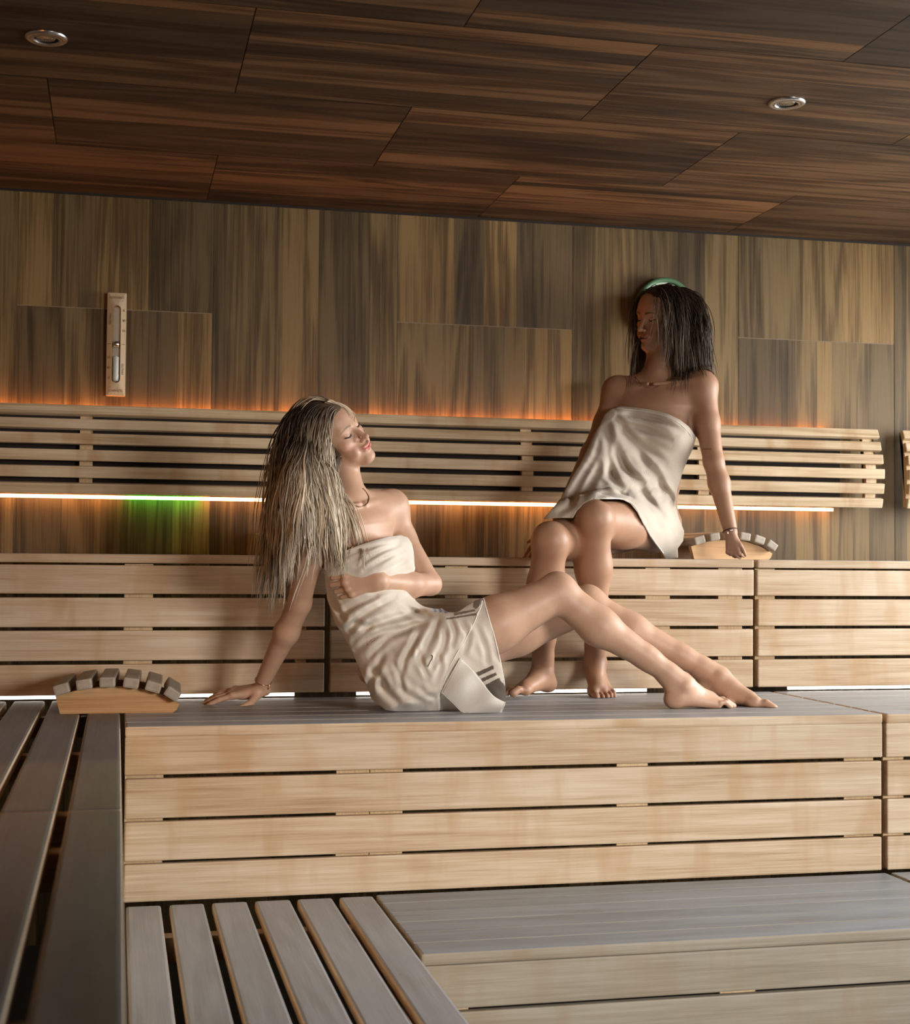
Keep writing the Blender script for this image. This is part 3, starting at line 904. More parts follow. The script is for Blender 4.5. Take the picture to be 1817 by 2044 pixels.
def paint_head(V, col, R, o, s, smile, lipc, browc, blush, wide=1.0, scalp=None, scalpc=(.09, .06, .04)):
    q = head_local(V, R, o, s)
    up = .010 * smile; wd = .023 + .006 * smile
    m = (q[:, 1] > .05) & (np.abs(q[:, 0]) < wd + .004) & (q[:, 2] < -.052) & (q[:, 2] > -.085)
    ax = np.abs(q[:, 0]) / wd
    mid = -.0672 + up * np.clip(ax, 0, 1) ** 2
    hgt = .0072 * np.clip(1 - ax ** 2, 0, 1) + .0008; hlo = .0088 * np.clip(1 - ax ** 2, 0, 1) + .0008
    dz = q[:, 2] - mid
    f = np.where(dz > 0, np.clip((hgt - dz) / .0022, 0, 1), np.clip((hlo + dz) / .0022, 0, 1)) * m
    col += f[:, None] * (np.array(lipc) - col)
    inner = (np.abs(dz) < .0011) & m & (ax < 1.08)
    col[inner] = np.array(lipc) * 0.35
    # brows: a tapering arc over each eye
    for sx in (-1, 1):
        xx = q[:, 0] * sx
        t = (xx - .012) / .036
        zc = .0160 + .0055 * np.sin(np.clip(t, 0, 1) * 2.2) - .004 * np.clip(t, 0, 1) ** 2
        hw = .0048 * (1 - .55 * np.clip(t, 0, 1))
        f = np.clip((hw - np.abs(q[:, 2] - zc)) / .0020, 0, 1) * ((t > -.02) & (t < 1.02) & (q[:, 1] > .03))
        col += (f * .95)[:, None] * (np.array(browc) - col)
        e = np.exp(-(((xx - .042) / .02) ** 2 + ((q[:, 2] + .036) / .016) ** 2)) * (q[:, 1] > .02)
        col += (e * .5)[:, None] * (np.array(blush) - col)
    if scalp is not None:
        dn = q[:, 2] > -.06
        d0_ = np.abs(np.sqrt((q[:, 0] / .073) ** 2 + ((q[:, 1] + .012) / .094) ** 2 + ((q[:, 2] - .028) / .084) ** 2) - 1)
        f = (scalp(q) & dn & (d0_ < .25)).astype(float)
        col += f[:, None] * (np.array(scalpc) - col)
    return col

def sculpt_hand(S, wrist, ydir, dorsal, side, flex, spread=0.06, thumb=None, s=1.0, arm=None):
    """side=+1: thumb on local +x. flex: four (mcp, pip, dip) in radians; thumb: three local directions"""
    y = unit(ydir); z = unit(np.asarray(dorsal, float) - y * (np.dot(dorsal, y))); x = np.cross(y, z)
    R = np.stack([x * side, y, z])
    S.frame(R, wrist, s)
    C, E = S.cone, S.ell
    k = .010
    C((.006, -.012, 0), (.012, .012, 0), .0185, .016, .014)
    C((-.008, -.012, 0), (-.012, .012, 0), .0175, .015, .012)
    xs = (.0285, .0095, -.0095, -.0275); ys = (.088, .092, .087, .078)
    for i in range(4):
        C((xs[i] * .42, .008, 0), (xs[i], ys[i], .001), .0155, .0112, .012)
    E((.014, .045, -.006), (.016, .030, .012), .012)
    E((-.020, .042, -.006), (.013, .030, .011), .010)
    L = ((.040, .025, .019), (.044, .028, .020), (.040, .026, .020), (.032, .020, .018))
    Rr = ((.0092, .0082, .0074, .0064), (.0094, .0084, .0075, .0065), (.0088, .0080, .0071, .0062), (.0080, .0071, .0064, .0055))
    nails = []
    for i in range(4):
        p = np.array([xs[i], ys[i], .001]); a = 0.0
        sp = (1.5 - i) * spread
        r = Rr[i]
        E(p + np.array([0, 0, .0045]), (.0085, .009, .0075), .006)
        for j in range(3):
            a += flex[i][j]
            d = np.array([math.sin(sp) * math.cos(a), math.cos(sp) * math.cos(a), -math.sin(a)])
            q = p + d * L[i][j]
            C(p, q, r[j], r[j + 1], .0022 if j else .0035)
            if j == 2:
                nrm = np.array([0, math.sin(a), math.cos(a)])
                nails.append((S.w(q - d * .003 + nrm * r[3]), .0052 * s))
            p = q
    if thumb is None: thumb = ((.75, .62, -.2), (.45, .88, -.1), (.3, .95, -.1))
    p = np.array([.016, .012, -.006])
    for j, (ll, r0, r1) in enumerate(((.044, .0150, .0115), (.031, .0108, .0094), (.026, .0094, .0074))):
        q = p + unit(thumb[j]) * ll
        C(p, q, r0, r1, .010 if j == 0 else .0025); p = q
    S.marks += nails
    S.frame()
    return R

def sculpt_foot(S, ankle, toe, up, side, s=1.0, curl=0.0, knee=None):
    """side=+1 : big toe on local +x"""
    y = unit(toe); z = unit(np.asarray(up, float) - y * np.dot(up, y)); x = np.cross(y, z)
    S.frame(np.stack([x * side, y, z]), ankle, s)
    C, E = S.cone, S.ell
    kd = unit(((np.asarray(knee) - ankle) @ S.fr[0].T)) if knee is not None else np.array([0, 0, 1.0])
    C(kd * .05 + np.array([0, -.004, 0]), (0, -.004, -.008), .0275, .0285, .02)
    bk = unit(np.cross([1, 0, 0], kd)); bk = bk if bk[1] < 0 else -bk
    C(kd * .06 + bk * .020, (0, -.036, -.022), .010, .014, .022)          # achilles
    C((0, .0, -.005), (.004, .035, -.022), .028, .024, .02)
    E((0, -.030, -.044), (.027, .031, .028), .018)
    E((.026, .004, .002), (.010, .013, .012), .012); E((-.027, -.006, -.006), (.010, .012, .012), .012)
    C((.002, .008, -.018), (.010, .095, -.040), .030, .0185, .022)
    C((-.010, -.012, -.040), (-.028, .102, -.056), .022, .0135, .02)
    C((.008, .02, -.035), (.026, .118, -.050), .022, .0175, .02)
    C((.0, .07, -.046), (-.006, .118, -.053), .020, .0145, .016)
    E((.033, .112, -.052), (.0145, .020, .0150), .010)
    toes = ((.0285, .126, .038, .0135, .0118), (.0080, .128, .040, .0088, .0080), (-.0085, .123, .037, .0084, .0076), (-.0235, .115, .034, .0080, .0072), (-.0370, .104, .030, .0080, .0070))
    for i, (tx, ty, ln, r0, r1) in enumerate(toes):
        a = np.array([tx, ty, -.052]); b = a + np.array([0, ln * .55, .0045 - curl * .1]); c = b + np.array([0, ln * .62, -.010 - curl * .2])
        C(a, b, r0 * .90, r0 * .88, .0035); C(b, c, r0 * .92, r1 * 1.06, .0012)
        S.marks.append((S.w(c + np.array([0, .002, r1 * .9])), (.0062 if i == 0 else .0042) * s))
    S.frame()

def skin_mat(name, tint=(1, 1, 1), rough=0.48, sub=0.15):
    m, nt, b = new_mat(name)
    a = N(nt, 'ShaderNodeAttribute'); a.attribute_name = 'Col'
    tc = N(nt, 'ShaderNodeTexCoord')
    n1 = N(nt, 'ShaderNodeTexNoise', Scale=22.0, Detail=4.0, Roughness=0.6); nt.links.new(tc.outputs['Object'], n1.inputs['Vector'])
    r_ = ramp(nt, n1.outputs[0], [(0.3, (0.93, 0.90, 0.88)), (0.7, (1.04, 1.03, 1.02))])
    c = mix(nt, a.outputs['Color'], r_.outputs[0], 1.0, 'MULTIPLY')
    nt.links.new(c, b.inputs['Base Color'])
    b.inputs['Roughness'].default_value = rough
    b.inputs['Specular IOR Level'].default_value = 0.42
    b.inputs['Subsurface Weight'].default_value = sub
    b.inputs['Subsurface Radius'].default_value = (1.0, 0.35, 0.2)
    b.inputs['Subsurface Scale'].default_value = 0.008
    n2 = N(nt, 'ShaderNodeTexNoise', Scale=420.0, Detail=2.0); nt.links.new(tc.outputs['Object'], n2.inputs['Vector'])
    bp = N(nt, 'ShaderNodeBump', Strength=0.12, Distance=0.0006); nt.links.new(n2.outputs[0], bp.inputs['Height']); nt.links.new(bp.outputs[0], b.inputs['Normal'])
    return m
def cloth_mat(name):
    m, nt, b = new_mat(name)
    a = N(nt, 'ShaderNodeAttribute'); a.attribute_name = 'Col'
    tc = N(nt, 'ShaderNodeTexCoord')
    n1 = N(nt, 'ShaderNodeTexNoise', Scale=380.0, Detail=4.0, Roughness=0.7); nt.links.new(tc.outputs['Object'], n1.inputs['Vector'])
    r_ = ramp(nt, n1.outputs[0], [(0.3, (0.90, 0.89, 0.88)), (0.7, (1.03, 1.03, 1.03))])
    nt.links.new(mix(nt, a.outputs['Color'], r_.outputs[0], 1.0, 'MULTIPLY'), b.inputs['Base Color'])
    b.inputs['Roughness'].default_value = 0.92
    b.inputs['Specular IOR Level'].default_value = 0.15
    b.inputs['Sheen Weight'].default_value = 0.15
    n2 = N(nt, 'ShaderNodeTexNoise', Scale=90.0, Detail=6.0, Roughness=0.7); nt.links.new(tc.outputs['Object'], n2.inputs['Vector'])
    bp = N(nt, 'ShaderNodeBump', Strength=0.25, Distance=0.0015); nt.links.new(n2.outputs[0], bp.inputs['Height']); nt.links.new(bp.outputs[0], b.inputs['Normal'])
    return m
def hair_mat(name, rough=0.35):
    m, nt, b = new_mat(name)
    a = N(nt, 'ShaderNodeAttribute'); a.attribute_name = 'Col'
    nt.links.new(a.outputs['Color'], b.inputs['Base Color'])
    b.inputs['Roughness'].default_value = rough
    b.inputs['Specular IOR Level'].default_value = 0.55
    return m
# ------------------------------------------------------------------ woman on the middle tier
def Q(px, py, Y): return P(px, py, Y=Y)
m_skin1 = skin_mat('fair_skin')
m_cloth = cloth_mat('linen_towel')
H1R, H1O, H1S = head_frame(0.7037, 0.2202, -0.6648), np.array([0.6115, 4.27, 1.6943]), 0.9967
B1 = Sculpt()
B1.pr = []
sculpt_head(B1, H1R, H1O, H1S, smile=0.8)
B1.frame()
sd = unit((.67, .74, 0)); sdh = unit((.30, .95, 0))
nk = Q(699, 992, 4.25)
hb = B1_hb = H1O + H1S * (np.array([0, -.022, -.060]) @ H1R)
B1.cone(nk + (0, 0, -.01), hb, .048, .047, .022)
B1.cone(Q(692, 1012, 4.27), hb, .052, .044, .02)
up1, rib, wst, hip, bot = Q(706, 1050, 4.25), Q(722, 1115, 4.245), Q(742, 1222, 4.235), Q(788, 1315, 4.23), Q(815, 1368, 4.23)
B1.loft(Q(703, 1022, 4.25), up1, .110, .150, .058, .082, sd, sd, .03)
B1.loft(up1, rib, .150, .136, .082, .092, sd, sd, .03)
B1.loft(rib, wst, .136, .112, .092, .082, sd, unit(sd + sdh), .03)
B1.loft(wst, hip, .112, .145, .082, .105, unit(sd + sdh), sdh, .04)
B1.loft(hip, bot, .145, .130, .105, .09, sdh, sdh, .04)
fr1 = np.cross(sd, [0, 0, 1.0])
for sx in (-1, 1):
    B1.ell(rib + sd * sx * .066 + fr1 * .070 + np.array([0, 0, .000]), (.052, .052, .050), .03)
shR, shL = Q(636, 1034, 4.155), Q(781, 1014, 4.36)
B1.cone(nk + (0, 0, -.012), shR + (0, 0, .012), .036, .034, .03); B1.cone(nk + (0, 0, -.012), shL + (0, 0, .012), .036, .034, .03)
B1.cone(up1, shR, .07, .05, .03); B1.cone(up1, shL, .07, .05, .03)
# collar bones and the notch between them
nt_ = Q(726, 1006, 4.19)
B1.cone(nt_ + (.006, .006, .0), shL + (-.02, -.035, .018), .0065, .0075, .012)
B1.cone(nt_ + (-.010, -.012, .0), shR + (.03, -.025, .018), .0065, .0075, .012)
B1.ell(nt_ + (.004, -.022, .008), (.012, .012, .014), .012, 's')
# arms
elR, wrR = Q(598, 1205, 4.24), Q(524, 1362, 4.385)
B1.cone(shR, Q(612, 1120, 4.17), .047, .041, .03); B1.cone(Q(612, 1120, 4.17), elR, .041, .033, .02)
B1.cone(elR, Q(572, 1262, 4.29), .033, .035, .015); B1.cone(Q(572, 1262, 4.29), wrR, .035, .0225, .02)
elL, wrL = Q(859, 1166, 4.29), Q(752, 1160, 4.105)
B1.cone(shL, Q(805, 1075, 4.36), .046, .038, .03); B1.cone(Q(805, 1075, 4.36), elL, .038, .033, .02)
B1.cone(elL, Q(820, 1168, 4.22), .033, .036, .012); B1.cone(Q(820, 1168, 4.22), wrL, .036, .0245, .02)
# legs
hpR, knR, anR = Q(842, 1322, 4.12), Q(1113, 1183, 4.12), Q(1364, 1366, 4.085)
hpL, knL, anL = Q(852, 1316, 4.32), Q(1172, 1207, 4.28), Q(1436, 1351, 4.19)
for hp, kn, an, dv in ((hpR, knR, anR, 1), (hpL, knL, anL, -1)):
    th = hp + (kn - hp) * .55
    B1.cone(hp, th, .094, .077, .04); B1.cone(th, kn, .077, .053, .03)
    B1.ell(kn + unit(kn - (hp + an) / 2) * .012, (.044, .040, .044), .025)
    mid = kn + (an - kn) * .33
    back = unit((hp + an) / 2 - kn)
    B1.cone(kn, mid + back * .010, .050, .054, .025); B1.cone(mid + back * .010, kn + (an - kn) * .72, .054, .034, .03); B1.cone(kn + (an - kn) * .7, an, .034, .0285, .02)
    B1.cone(kn, an, .034, .027, .015)
sculpt_foot(B1, anR + (0, 0, .0), (1, .10, -.02), (0.02, 0, 1), -1, 1.0, .02, knR)
sculpt_foot(B1, anL, unit(Q(1572, 1402, 4.08) - anL + (0, 0, .035)), (.22, 0, 1), 1, 1.06, .0, knL)
# hands
sculpt_hand(B1, Q(521, 1377, 4.40), (-1, .12, -.12), (-.1, -.25, 1), -1, [(.12, .18, .1), (.12, .22, .15), (.1, .2, .1), (.05, .2, .1)], .10, ((.85, .45, -.25), (.75, .66, -.05), (.45, .9, -.1)), .97)
sculpt_hand(B1, wrL, (-1, .05, -.16), (-.12, -1, .10), 1, [(.55, .85, .4), (.62, .95, .45), (.64, 1.0, .45), (.6, .95, .45)], .05, ((.62, .75, .05), (.30, .95, -.15), (.10, .98, -.3)), .98)
B1.frame()
def skin_cols(V, base, red, S, marks=True):
    c = np.tile(np.array(base), (len(V), 1))
    for p, r in S.marks:
        f = np.clip((r * 1.15 - np.linalg.norm(V - p, axis=1)) / (r * .35), 0, 1)
        c += f[:, None] * (np.array(base) * 1.12 - c)
    return c

B1.post = lambda p, d: np.maximum(d, T_M + .0006 - p[:, 2])
def face1(l): return ((l[:, 1] < .076) & (l[:, 2] > .057 + .25 * np.clip(l[:, 1] - .03, 0, 1)) | ((l[:, 1] < .034) & (l[:, 2] > -.045)) | ((l[:, 1] < .050) & (l[:, 2] > .035) & (np.abs(l[:, 0]) > .05)))
V, F = B1.mesh(0.0024)
cols = skin_cols(V, (.57, .36, .25), None, B1)
cols = paint_head(V, cols, H1R, H1O, H1S, .8, (.66, .19, .17), (.26, .17, .11), (.66, .34, .25), scalp=face1, scalpc=(.20, .155, .11))
w1 = np_mesh('person', V, F, m_skin1, cols=cols)
tag(w1, 'blonde woman in a pale towel reclining with outstretched legs, eyes closed', 'person')

def surf_tube(name, S, pts, r, mat, parent, y0, y1, lift=0.0, n=40, sides=6, rad=None):
    """thin cord laid on a sculpted surface along a traced line"""
    c = catmull([S.hit(px, py, y0, y1) for px, py in pts], n)
    if lift:
        c = c + S.grad(c) * lift
    rr = np.full(n, r) if rad is None else r * np.asarray(rad(np.linspace(0, 1, n)))
    V, F, _ = tubes([c], [rr], sides)
    return np_mesh(name, V, F, mat, parent), c

# ---- towel
TOW = (.70, .64, .56)
def fold_fn(folds, Yref):
    """folds: (points in elevation, amplitude, width, skew) -> displacement of the cloth surface"""
    pre = [(np.array(f[0], float), f[1], f[2], f[3] if len(f) > 3 else 0.0) for f in folds]
    bb = [(f[0].min(0) - 4 * f[2], f[0].max(0) + 4 * f[2]) for f in pre]
    def fn(p, q):
        out = np.zeros(len(p))
        for (poly, A, w, sk), (lo, hi) in zip(pre, bb):
            m = np.all((q > lo) & (q < hi), axis=1)
            if not m.any(): continue
            s, t = seg_dist2(q[m], poly)
            tp = np.clip(np.minimum(t, 1 - t) * 5, 0, 1) ** .7
            # a crease: narrow valley with a fuller roll on both sides
            out[m] += A * tp * (np.exp(-(s / w) ** 2) - .55 * np.exp(-((s - 1.9 * w) / (1.1 * w)) ** 2))
        return out
    return fn
def dense(pts, n=14): return catmull(pts, n)
T1 = Sculpt()
bt, wt, ht = rib, wst, hip
T1.loft(up1 + (0, 0, .02), rib, .158, .150, .094, .106, sd, sd, .03)
T1.loft(rib, wst, .150, .142, .106, .108, sd, unit(sd + sdh), .05)
T1.loft(wst, hip, .142, .176, .108, .128, unit(sd + sdh), sdh, .05)
T1.loft(hip, bot, .176, .182, .128, .122, sdh, sdh, .04)
for sx in (-1, 1): T1.ell(rib + sd * sx * .060 + fr1 * .068, (.062, .062, .062), .05)
for hp, kn in ((hpR, knR), (hpL, knL)):
    T1.cone(hp, hp + (kn - hp) * .7, .106, .088, .05)
T1.cone(Q(800, 1375, 4.20), Q(975, 1385, 4.13), .085, .055, .06)
T1.cone(Q(830, 1330, 4.14), Q(975, 1330, 4.10), .085, .075, .05)
T1.ell(Q(868, 1262, 4.22), (.085, .14, .058), .05)
outline1 = [(668, 1113), (690, 1099), (714, 1089), (745, 1079), (775, 1071), (800, 1068), (815, 1073), (822, 1084), (826, 1100), (828, 1130), (850, 1190), (872, 1207), (893, 1222), (912, 1223), (930, 1211), (950, 1198), (966, 1193),
            (975, 1225), (988, 1270), (1000, 1318), (1008, 1360), (1011, 1395), (1004, 1412), (990, 1430), (930, 1430), (840, 1424), (770, 1418), (742, 1395), (722, 1345), (698, 1290), (670, 1245), (653, 1195), (649, 1150), (655, 1125)]
folds1 = [(dense([(706, 1300), (735, 1276), (770, 1262), (812, 1254), (864, 1240)]), .009, 7), (dense([(735, 1316), (752, 1296), (778, 1272), (822, 1256)]), .007, 6),
          (dense([(693, 1262), (715, 1236), (745, 1215), (795, 1192)]), .009, 7), (dense([(678, 1228), (700, 1212), (725, 1200), (757, 1190)]), .007, 6),
          (dense([(842, 1250), (822, 1290), (806, 1320), (802, 1352)]), .007, 6), (dense([(878, 1226), (866, 1262), (848, 1298), (832, 1330)]), .008, 7),
          (dense([(768, 1296), (752, 1330), (738, 1362), (735, 1388)]), .006, 7), (dense([(833, 1290), (842, 1322), (856, 1356)]), .005, 5),
          (dense([(897, 1230), (908, 1262), (900, 1296)]), .005, 5), (dense([(786, 1320), (798, 1352), (806, 1384)]), .004, 5),
          (dense([(712, 1134), (735, 1116), (762, 1100), (802, 1086)]), .007, 5), (dense([(722, 1142), (752, 1124), (790, 1104)]), .005, 5), (dense([(760, 1146), (790, 1128), (822, 1112)]), .004, 6),
          (dense([(668, 1128), (700, 1106), (745, 1092), (800, 1080)]), .004, 4), (dense([(700, 1240), (735, 1250), (790, 1232), (850, 1215)]), .007, 7),
          (dense([(920, 1240), (935, 1270), (925, 1310)]), .004, 5), (dense([(870, 1300), (880, 1330), (868, 1366)]), .004, 5), (dense([(660, 1180), (672, 1215), (690, 1240)]), .005, 5),
          (dense([(800, 1205), (835, 1225), (872, 1232)]), .007, 6), (dense([(745, 1245), (720, 1268), (700, 1286)]), .006, 6), (dense([(880, 1248), (890, 1275), (876, 1310), (856, 1340)]), .006, 6), (dense([(950, 1245), (968, 1290), (975, 1330)]), .003, 5),
          (dense([(752, 1360), (775, 1385), (800, 1405)]), .006, 8), (dense([(790, 1368), (815, 1388), (850, 1398)]), .005, 7), (dense([(835, 1368), (850, 1385), (872, 1392)]), .004, 6), (dense([(735, 1330), (758, 1352), (770, 1380)]), .005, 7)]
ff1 = fold_fn(folds1, 4.2)
layer1 = np.array([(966, 1180), (956, 1222), (938, 1260), (908, 1310), (888, 1352), (878, 1388), (878, 1440), (600, 1440), (600, 1040), (900, 1040)])
def wrinkle(p, s=1.0):
    a = np.sin(p[:, 0] * 61 * s + 2.1 * np.sin(p[:, 2] * 23 + p[:, 1] * 9)) * np.sin(p[:, 2] * 47 * s + 1.7 * np.sin(p[:, 0] * 31))
    b = np.sin(p[:, 2] * 120 * s + p[:, 0] * 75 + 2.5 * np.sin(p[:, 0] * 28 + p[:, 2] * 15))
    return a * .6 + b * .4
def cloth_post(outline, fold, layer, th, zcut, yz=None):
    ol = np.array(outline, float)
    def post(p, d):
        m = np.abs(d) < .05
        r = d.copy()
        if m.any():
            pp = p[m]; q = proj(pp)
            o = d[m] + fold(pp, q) + wrinkle(pp) * .0011
            if layer is not None:
                o = o - .0045 * inside2(q, layer)
            sdp, _ = seg_dist2(q, ol, True)
            ins = inside2(q, ol)
            cut = np.where(ins, -sdp, sdp) * pp[:, 1] / FPX
            sh = np.maximum(o, -(o + th))
            r[m] = np.maximum(np.maximum(sh, cut), zcut(pp) if callable(zcut) else zcut - pp[:, 2])
        return r
    return post
T1solid = Sculpt(); T1solid.pr = T1.pr
T1solid.post = lambda p, d: d + ff1(p, proj(p)) + wrinkle(p) * .0011 - .0045 * inside2(proj(p), layer1)
T1.post = cloth_post(outline1, ff1, layer1, .006, T_M + .0012)
V, F = T1.mesh(0.0024)
q = proj(V)
cols = np.tile(np.array(TOW), (len(V), 1))
front = V[:, 1] < 4.30
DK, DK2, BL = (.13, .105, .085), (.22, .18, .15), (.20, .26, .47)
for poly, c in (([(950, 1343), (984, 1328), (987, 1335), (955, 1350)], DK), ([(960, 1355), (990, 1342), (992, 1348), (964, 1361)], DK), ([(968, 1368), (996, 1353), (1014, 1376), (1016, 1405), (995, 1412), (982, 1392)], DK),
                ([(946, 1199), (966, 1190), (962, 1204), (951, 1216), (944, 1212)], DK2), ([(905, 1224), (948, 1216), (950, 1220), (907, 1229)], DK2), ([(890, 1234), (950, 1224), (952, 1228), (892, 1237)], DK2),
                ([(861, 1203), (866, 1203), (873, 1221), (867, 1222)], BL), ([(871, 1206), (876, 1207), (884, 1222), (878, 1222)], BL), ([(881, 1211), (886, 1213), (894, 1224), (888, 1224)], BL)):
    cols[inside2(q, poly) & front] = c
towel1 = np_mesh('towel', V, F, m_cloth, w1, cols=cols)
# stitched hem cords and the turned-back corner
m_hem = plain_mat('towel_hem', (.72, .68, .62), 0.9, spec=0.1)
surf_tube('towel_hem', T1solid, [(966, 1197), (974, 1228), (987, 1272), (998, 1318), (1006, 1360)], .0022, m_hem, w1, 3.85, 4.4)
surf_tube('towel_hem', T1solid, [(963, 1200), (953, 1226), (936, 1262), (907, 1311), (889, 1350), (880, 1384)], .0020, m_hem, w1, 3.85, 4.4, .0015)
ua = catmull([(919, 1314), (942, 1336), (962, 1360), (984, 1388), (1008, 1402)], 30); la = catmull([(882, 1382), (905, 1404), (928, 1424), (962, 1426), (1001, 1421)], 30)
ha = T1solid.hit(919, 1318, 3.85, 4.4)[1] - .004
G = []
for i in range(30):
    u = i / 29
    y_top = (ha + (4.00 - ha) * u); 
    for j in range(24):
        v = j / 23
        px, py = ua[i] * (1 - v) + la[i] * v
        yb = P(px, max(py, 1419), Z=T_M + .003)[1] if v > .97 else None
        Yl = y_top * (1 - v) + 4.035 * v - .012 * math.sin(v * 3.1) * (1 + .4 * math.sin(u * 9)) + .004 * math.sin(u * 14 + v * 3)
        w_ = P(px, py, Y=Yl)
        w_[2] = max(w_[2], T_M + .003)
        G.append(w_)
Ff = [(i * 24 + j, i * 24 + j + 1, (i + 1) * 24 + j + 1, (i + 1) * 24 + j) for i in range(29) for j in range(23)]
cc = np.tile(np.array((.74, .70, .64)), (len(G), 1))
fl = np_mesh('towel_corner', np.array(G), Ff, m_cloth, w1, cols=cc)
GG = np.array(G).reshape(30, 24, 3)
for path in (GG[:, 23], GG[0, :], GG[29, :]):
    V, F, _ = tubes([path + np.array((0, -.0012, .0005))], [np.full(len(path), .0019)], 6)
    np_mesh('towel_hem', V, F, m_hem, fl)
sm = fl.modifiers.new('thickness', 'SOLIDIFY'); sm.thickness = .004; sm.offset = 0

# ---- hair
def hair_strands(S, roots, d0, length, step, grav, off, seed, stiff=.75, wave=.0, settle=None):
    r = np.random.default_rng(seed)
    p = roots.copy(); d = d0.copy(); n = int(length.max() / step)
    if QUAL > 1: n = min(n, 60)
    out = [p.copy()]
    ph = r.uniform(0, 6.28, (len(p), 2)); lat = r.normal(0, 1, (len(p), 3)) * .10
    for k in range(n):
        g = np.array(grav, float)
        d = d * stiff + (1 - stiff) * (g + lat)
        if wave: d[:, 0] += wave * np.sin(k * .45 + ph[:, 0]); d[:, 1] += wave * np.sin(k * .38 + ph[:, 1])
        d /= np.linalg.norm(d, axis=1)[:, None]
        p2 = p + d * step
        of_ = off * min(1.0, (k + 1) / 5)
        for it in range(2):
            e = S.eval(p2)
            m = e < of_
            if m.any():
                gr = S.grad(p2[m])
                p2[m] += gr * (of_[m] - e[m])[:, None]
        d = (p2 - p); d /= (np.linalg.norm(d, axis=1)[:, None] + 1e-9)
        p = p + d * step
        out.append(p.copy())
    return np.stack(out, 1)

def scalp_roots(R, o, s, n, seed, face, cen=(0, -.012, .026), rad=(.074, .095, .083)):
    n = int(n / QUAL)
    r = np.random.default_rng(seed)
    v = r.normal(size=(n * 4, 3)); v /= np.linalg.norm(v, axis=1)[:, None]
    l = np.array(cen) + v * np.array(rad)
    l = l[face(l)][:n]
    return o + s * (l @ R), l
def make_hair(name, S, base, R, o, s, roots_l, d0_l, length, step, off, rad, colfn, parent, mat, seed, **kw):
    roots = o + s * (roots_l @ R); d0 = d0_l @ R
    kwc = kw.pop('locks', None); trim = kw.pop('trim', None)
    pa = hair_strands(S, roots, d0, length, step, kw.pop('grav', (0, 0, -1)), off, seed, **kw)
    own = None
    if kwc: pa, own = clump(pa, *kwc)
    paths, radii, cols = [], [], []
    for i in range(len(pa)):
        n = max(4, int(length[i] / step) + 1)
        q_ = pa[i, :n]
        if trim is not None:
            bad = np.nonzero(trim(q_))[0]
            if len(bad): n = max(4, bad[0] + int(i % 3)); q_ = q_[:n]; n = len(q_)
        t = np.linspace(0, 1, n)
        paths.append(q_); radii.append(rad[i] * (1.0 - .15 * (1 - t) - .85 * np.clip((t - .75) / .25, 0, 1) ** 1.5))
        cols.append(colfn(i, t, q_, i if own is None else own[i]))
    V, F, Cc = tubes(paths, radii, 4, cols)
    if base is not None:
        Vb, Fb, Cb = base
        F = np.vstack([F, Fb + len(V)]); V = np.vstack([V, Vb]); Cc = np.vstack([Cc, Cb])
    return np_mesh(name, V, F, mat, parent, cols=Cc)

m_hair1 = hair_mat('wet_blonde_hair', .42)
HB = Sculpt()                                   # the mass of hair under the loose strands
HB.frame(H1R, H1O, H1S)
HB.ell((0, -.032, .030), (.082, .100, .093), .0)
HB.ell((.028, -.070, -.020), (.056, .060, .085), .03)
HB.ell((0, .105, -.015), (.090, .085, .098), .012, 's')
HB.ell((.085, .050, -.060), (.040, .062, .080), .012, 's')
HB.frame()
HB.cone(Q(616, 880, 4.27), Q(603, 965, 4.165), .054, .048, .04)
HB.cone(Q(603, 965, 4.165), Q(601, 1040, 4.085), .048, .026, .03)
HB.cone(Q(648, 950, 4.17), Q(655, 1060, 4.085), .024, .012, .03)
Vb, Fb = HB.mesh(.0045)
HC = Sculpt(); HC.pr = [q_ for q_ in B1.pr] + HB.pr
# collision body: keep the carve-outs local by evaluating both bodies separately
class Both:
    def __init__(s, *f): s.f = f
    def eval(s, p): return np.min([g.eval(p) for g in s.f], 0)
    def grad(s, p, e=.0015):
        g = np.stack([s.eval(p + np.eye(3)[i] * e) - s.eval(p - np.eye(3)[i] * e) for i in range(3)], -1)
        return g / (np.linalg.norm(g, axis=1)[:, None] + 1e-9)
B1t = Sculpt(); B1t.pr = [r_ for r_ in B1.pr if r_[4][2] > 1.22]
T1t = Sculpt(); T1t.pr = T1.pr[:5]; T1t.post = lambda p, d: np.where(proj(p)[:, 1] > 1095 , d, 1.0)
coll = Both(B1t, HB, T1t)
roots, rl = scalp_roots(H1R, H1O, H1S, 1700, 3, face1)
r = np.random.default_rng(5)
part = rl[:, 0] + .012
sgn = np.where(part > 0, 1.0, -1.0)
nrm = (rl - np.array((0, -.012, .028))) / np.array((.074, .095, .085)) ** 2; nrm /= np.linalg.norm(nrm, axis=1)[:, None]
d0 = np.stack([np.where(sgn > 0, .9, -.15), np.where(sgn > 0, -.75, -1.0), .1 + 0 * sgn], 1); d0 -= nrm * np.einsum('ij,ij->i', d0, nrm)[:, None]; d0 /= np.linalg.norm(d0, axis=1)[:, None]
length = r.uniform(.38, .545, len(rl)) + .04 * (rl[:, 2] > .06)
off = r.uniform(.003, .014, len(rl))
rad = r.uniform(.0009, .0019, len(rl))
tone = np.clip(.5 + .45 * np.sin(rl[:, 1] * 190 + rl[:, 2] * 70 + rl[:, 0] * 40) + r.normal(0, .2, len(rl)), 0, 1)
length = np.where((rl[:, 0] < -.015) & (rl[:, 1] > -.05), .11, length)
DRK, BLD = np.array((.035, .024, .016)), np.array((.72, .61, .46))
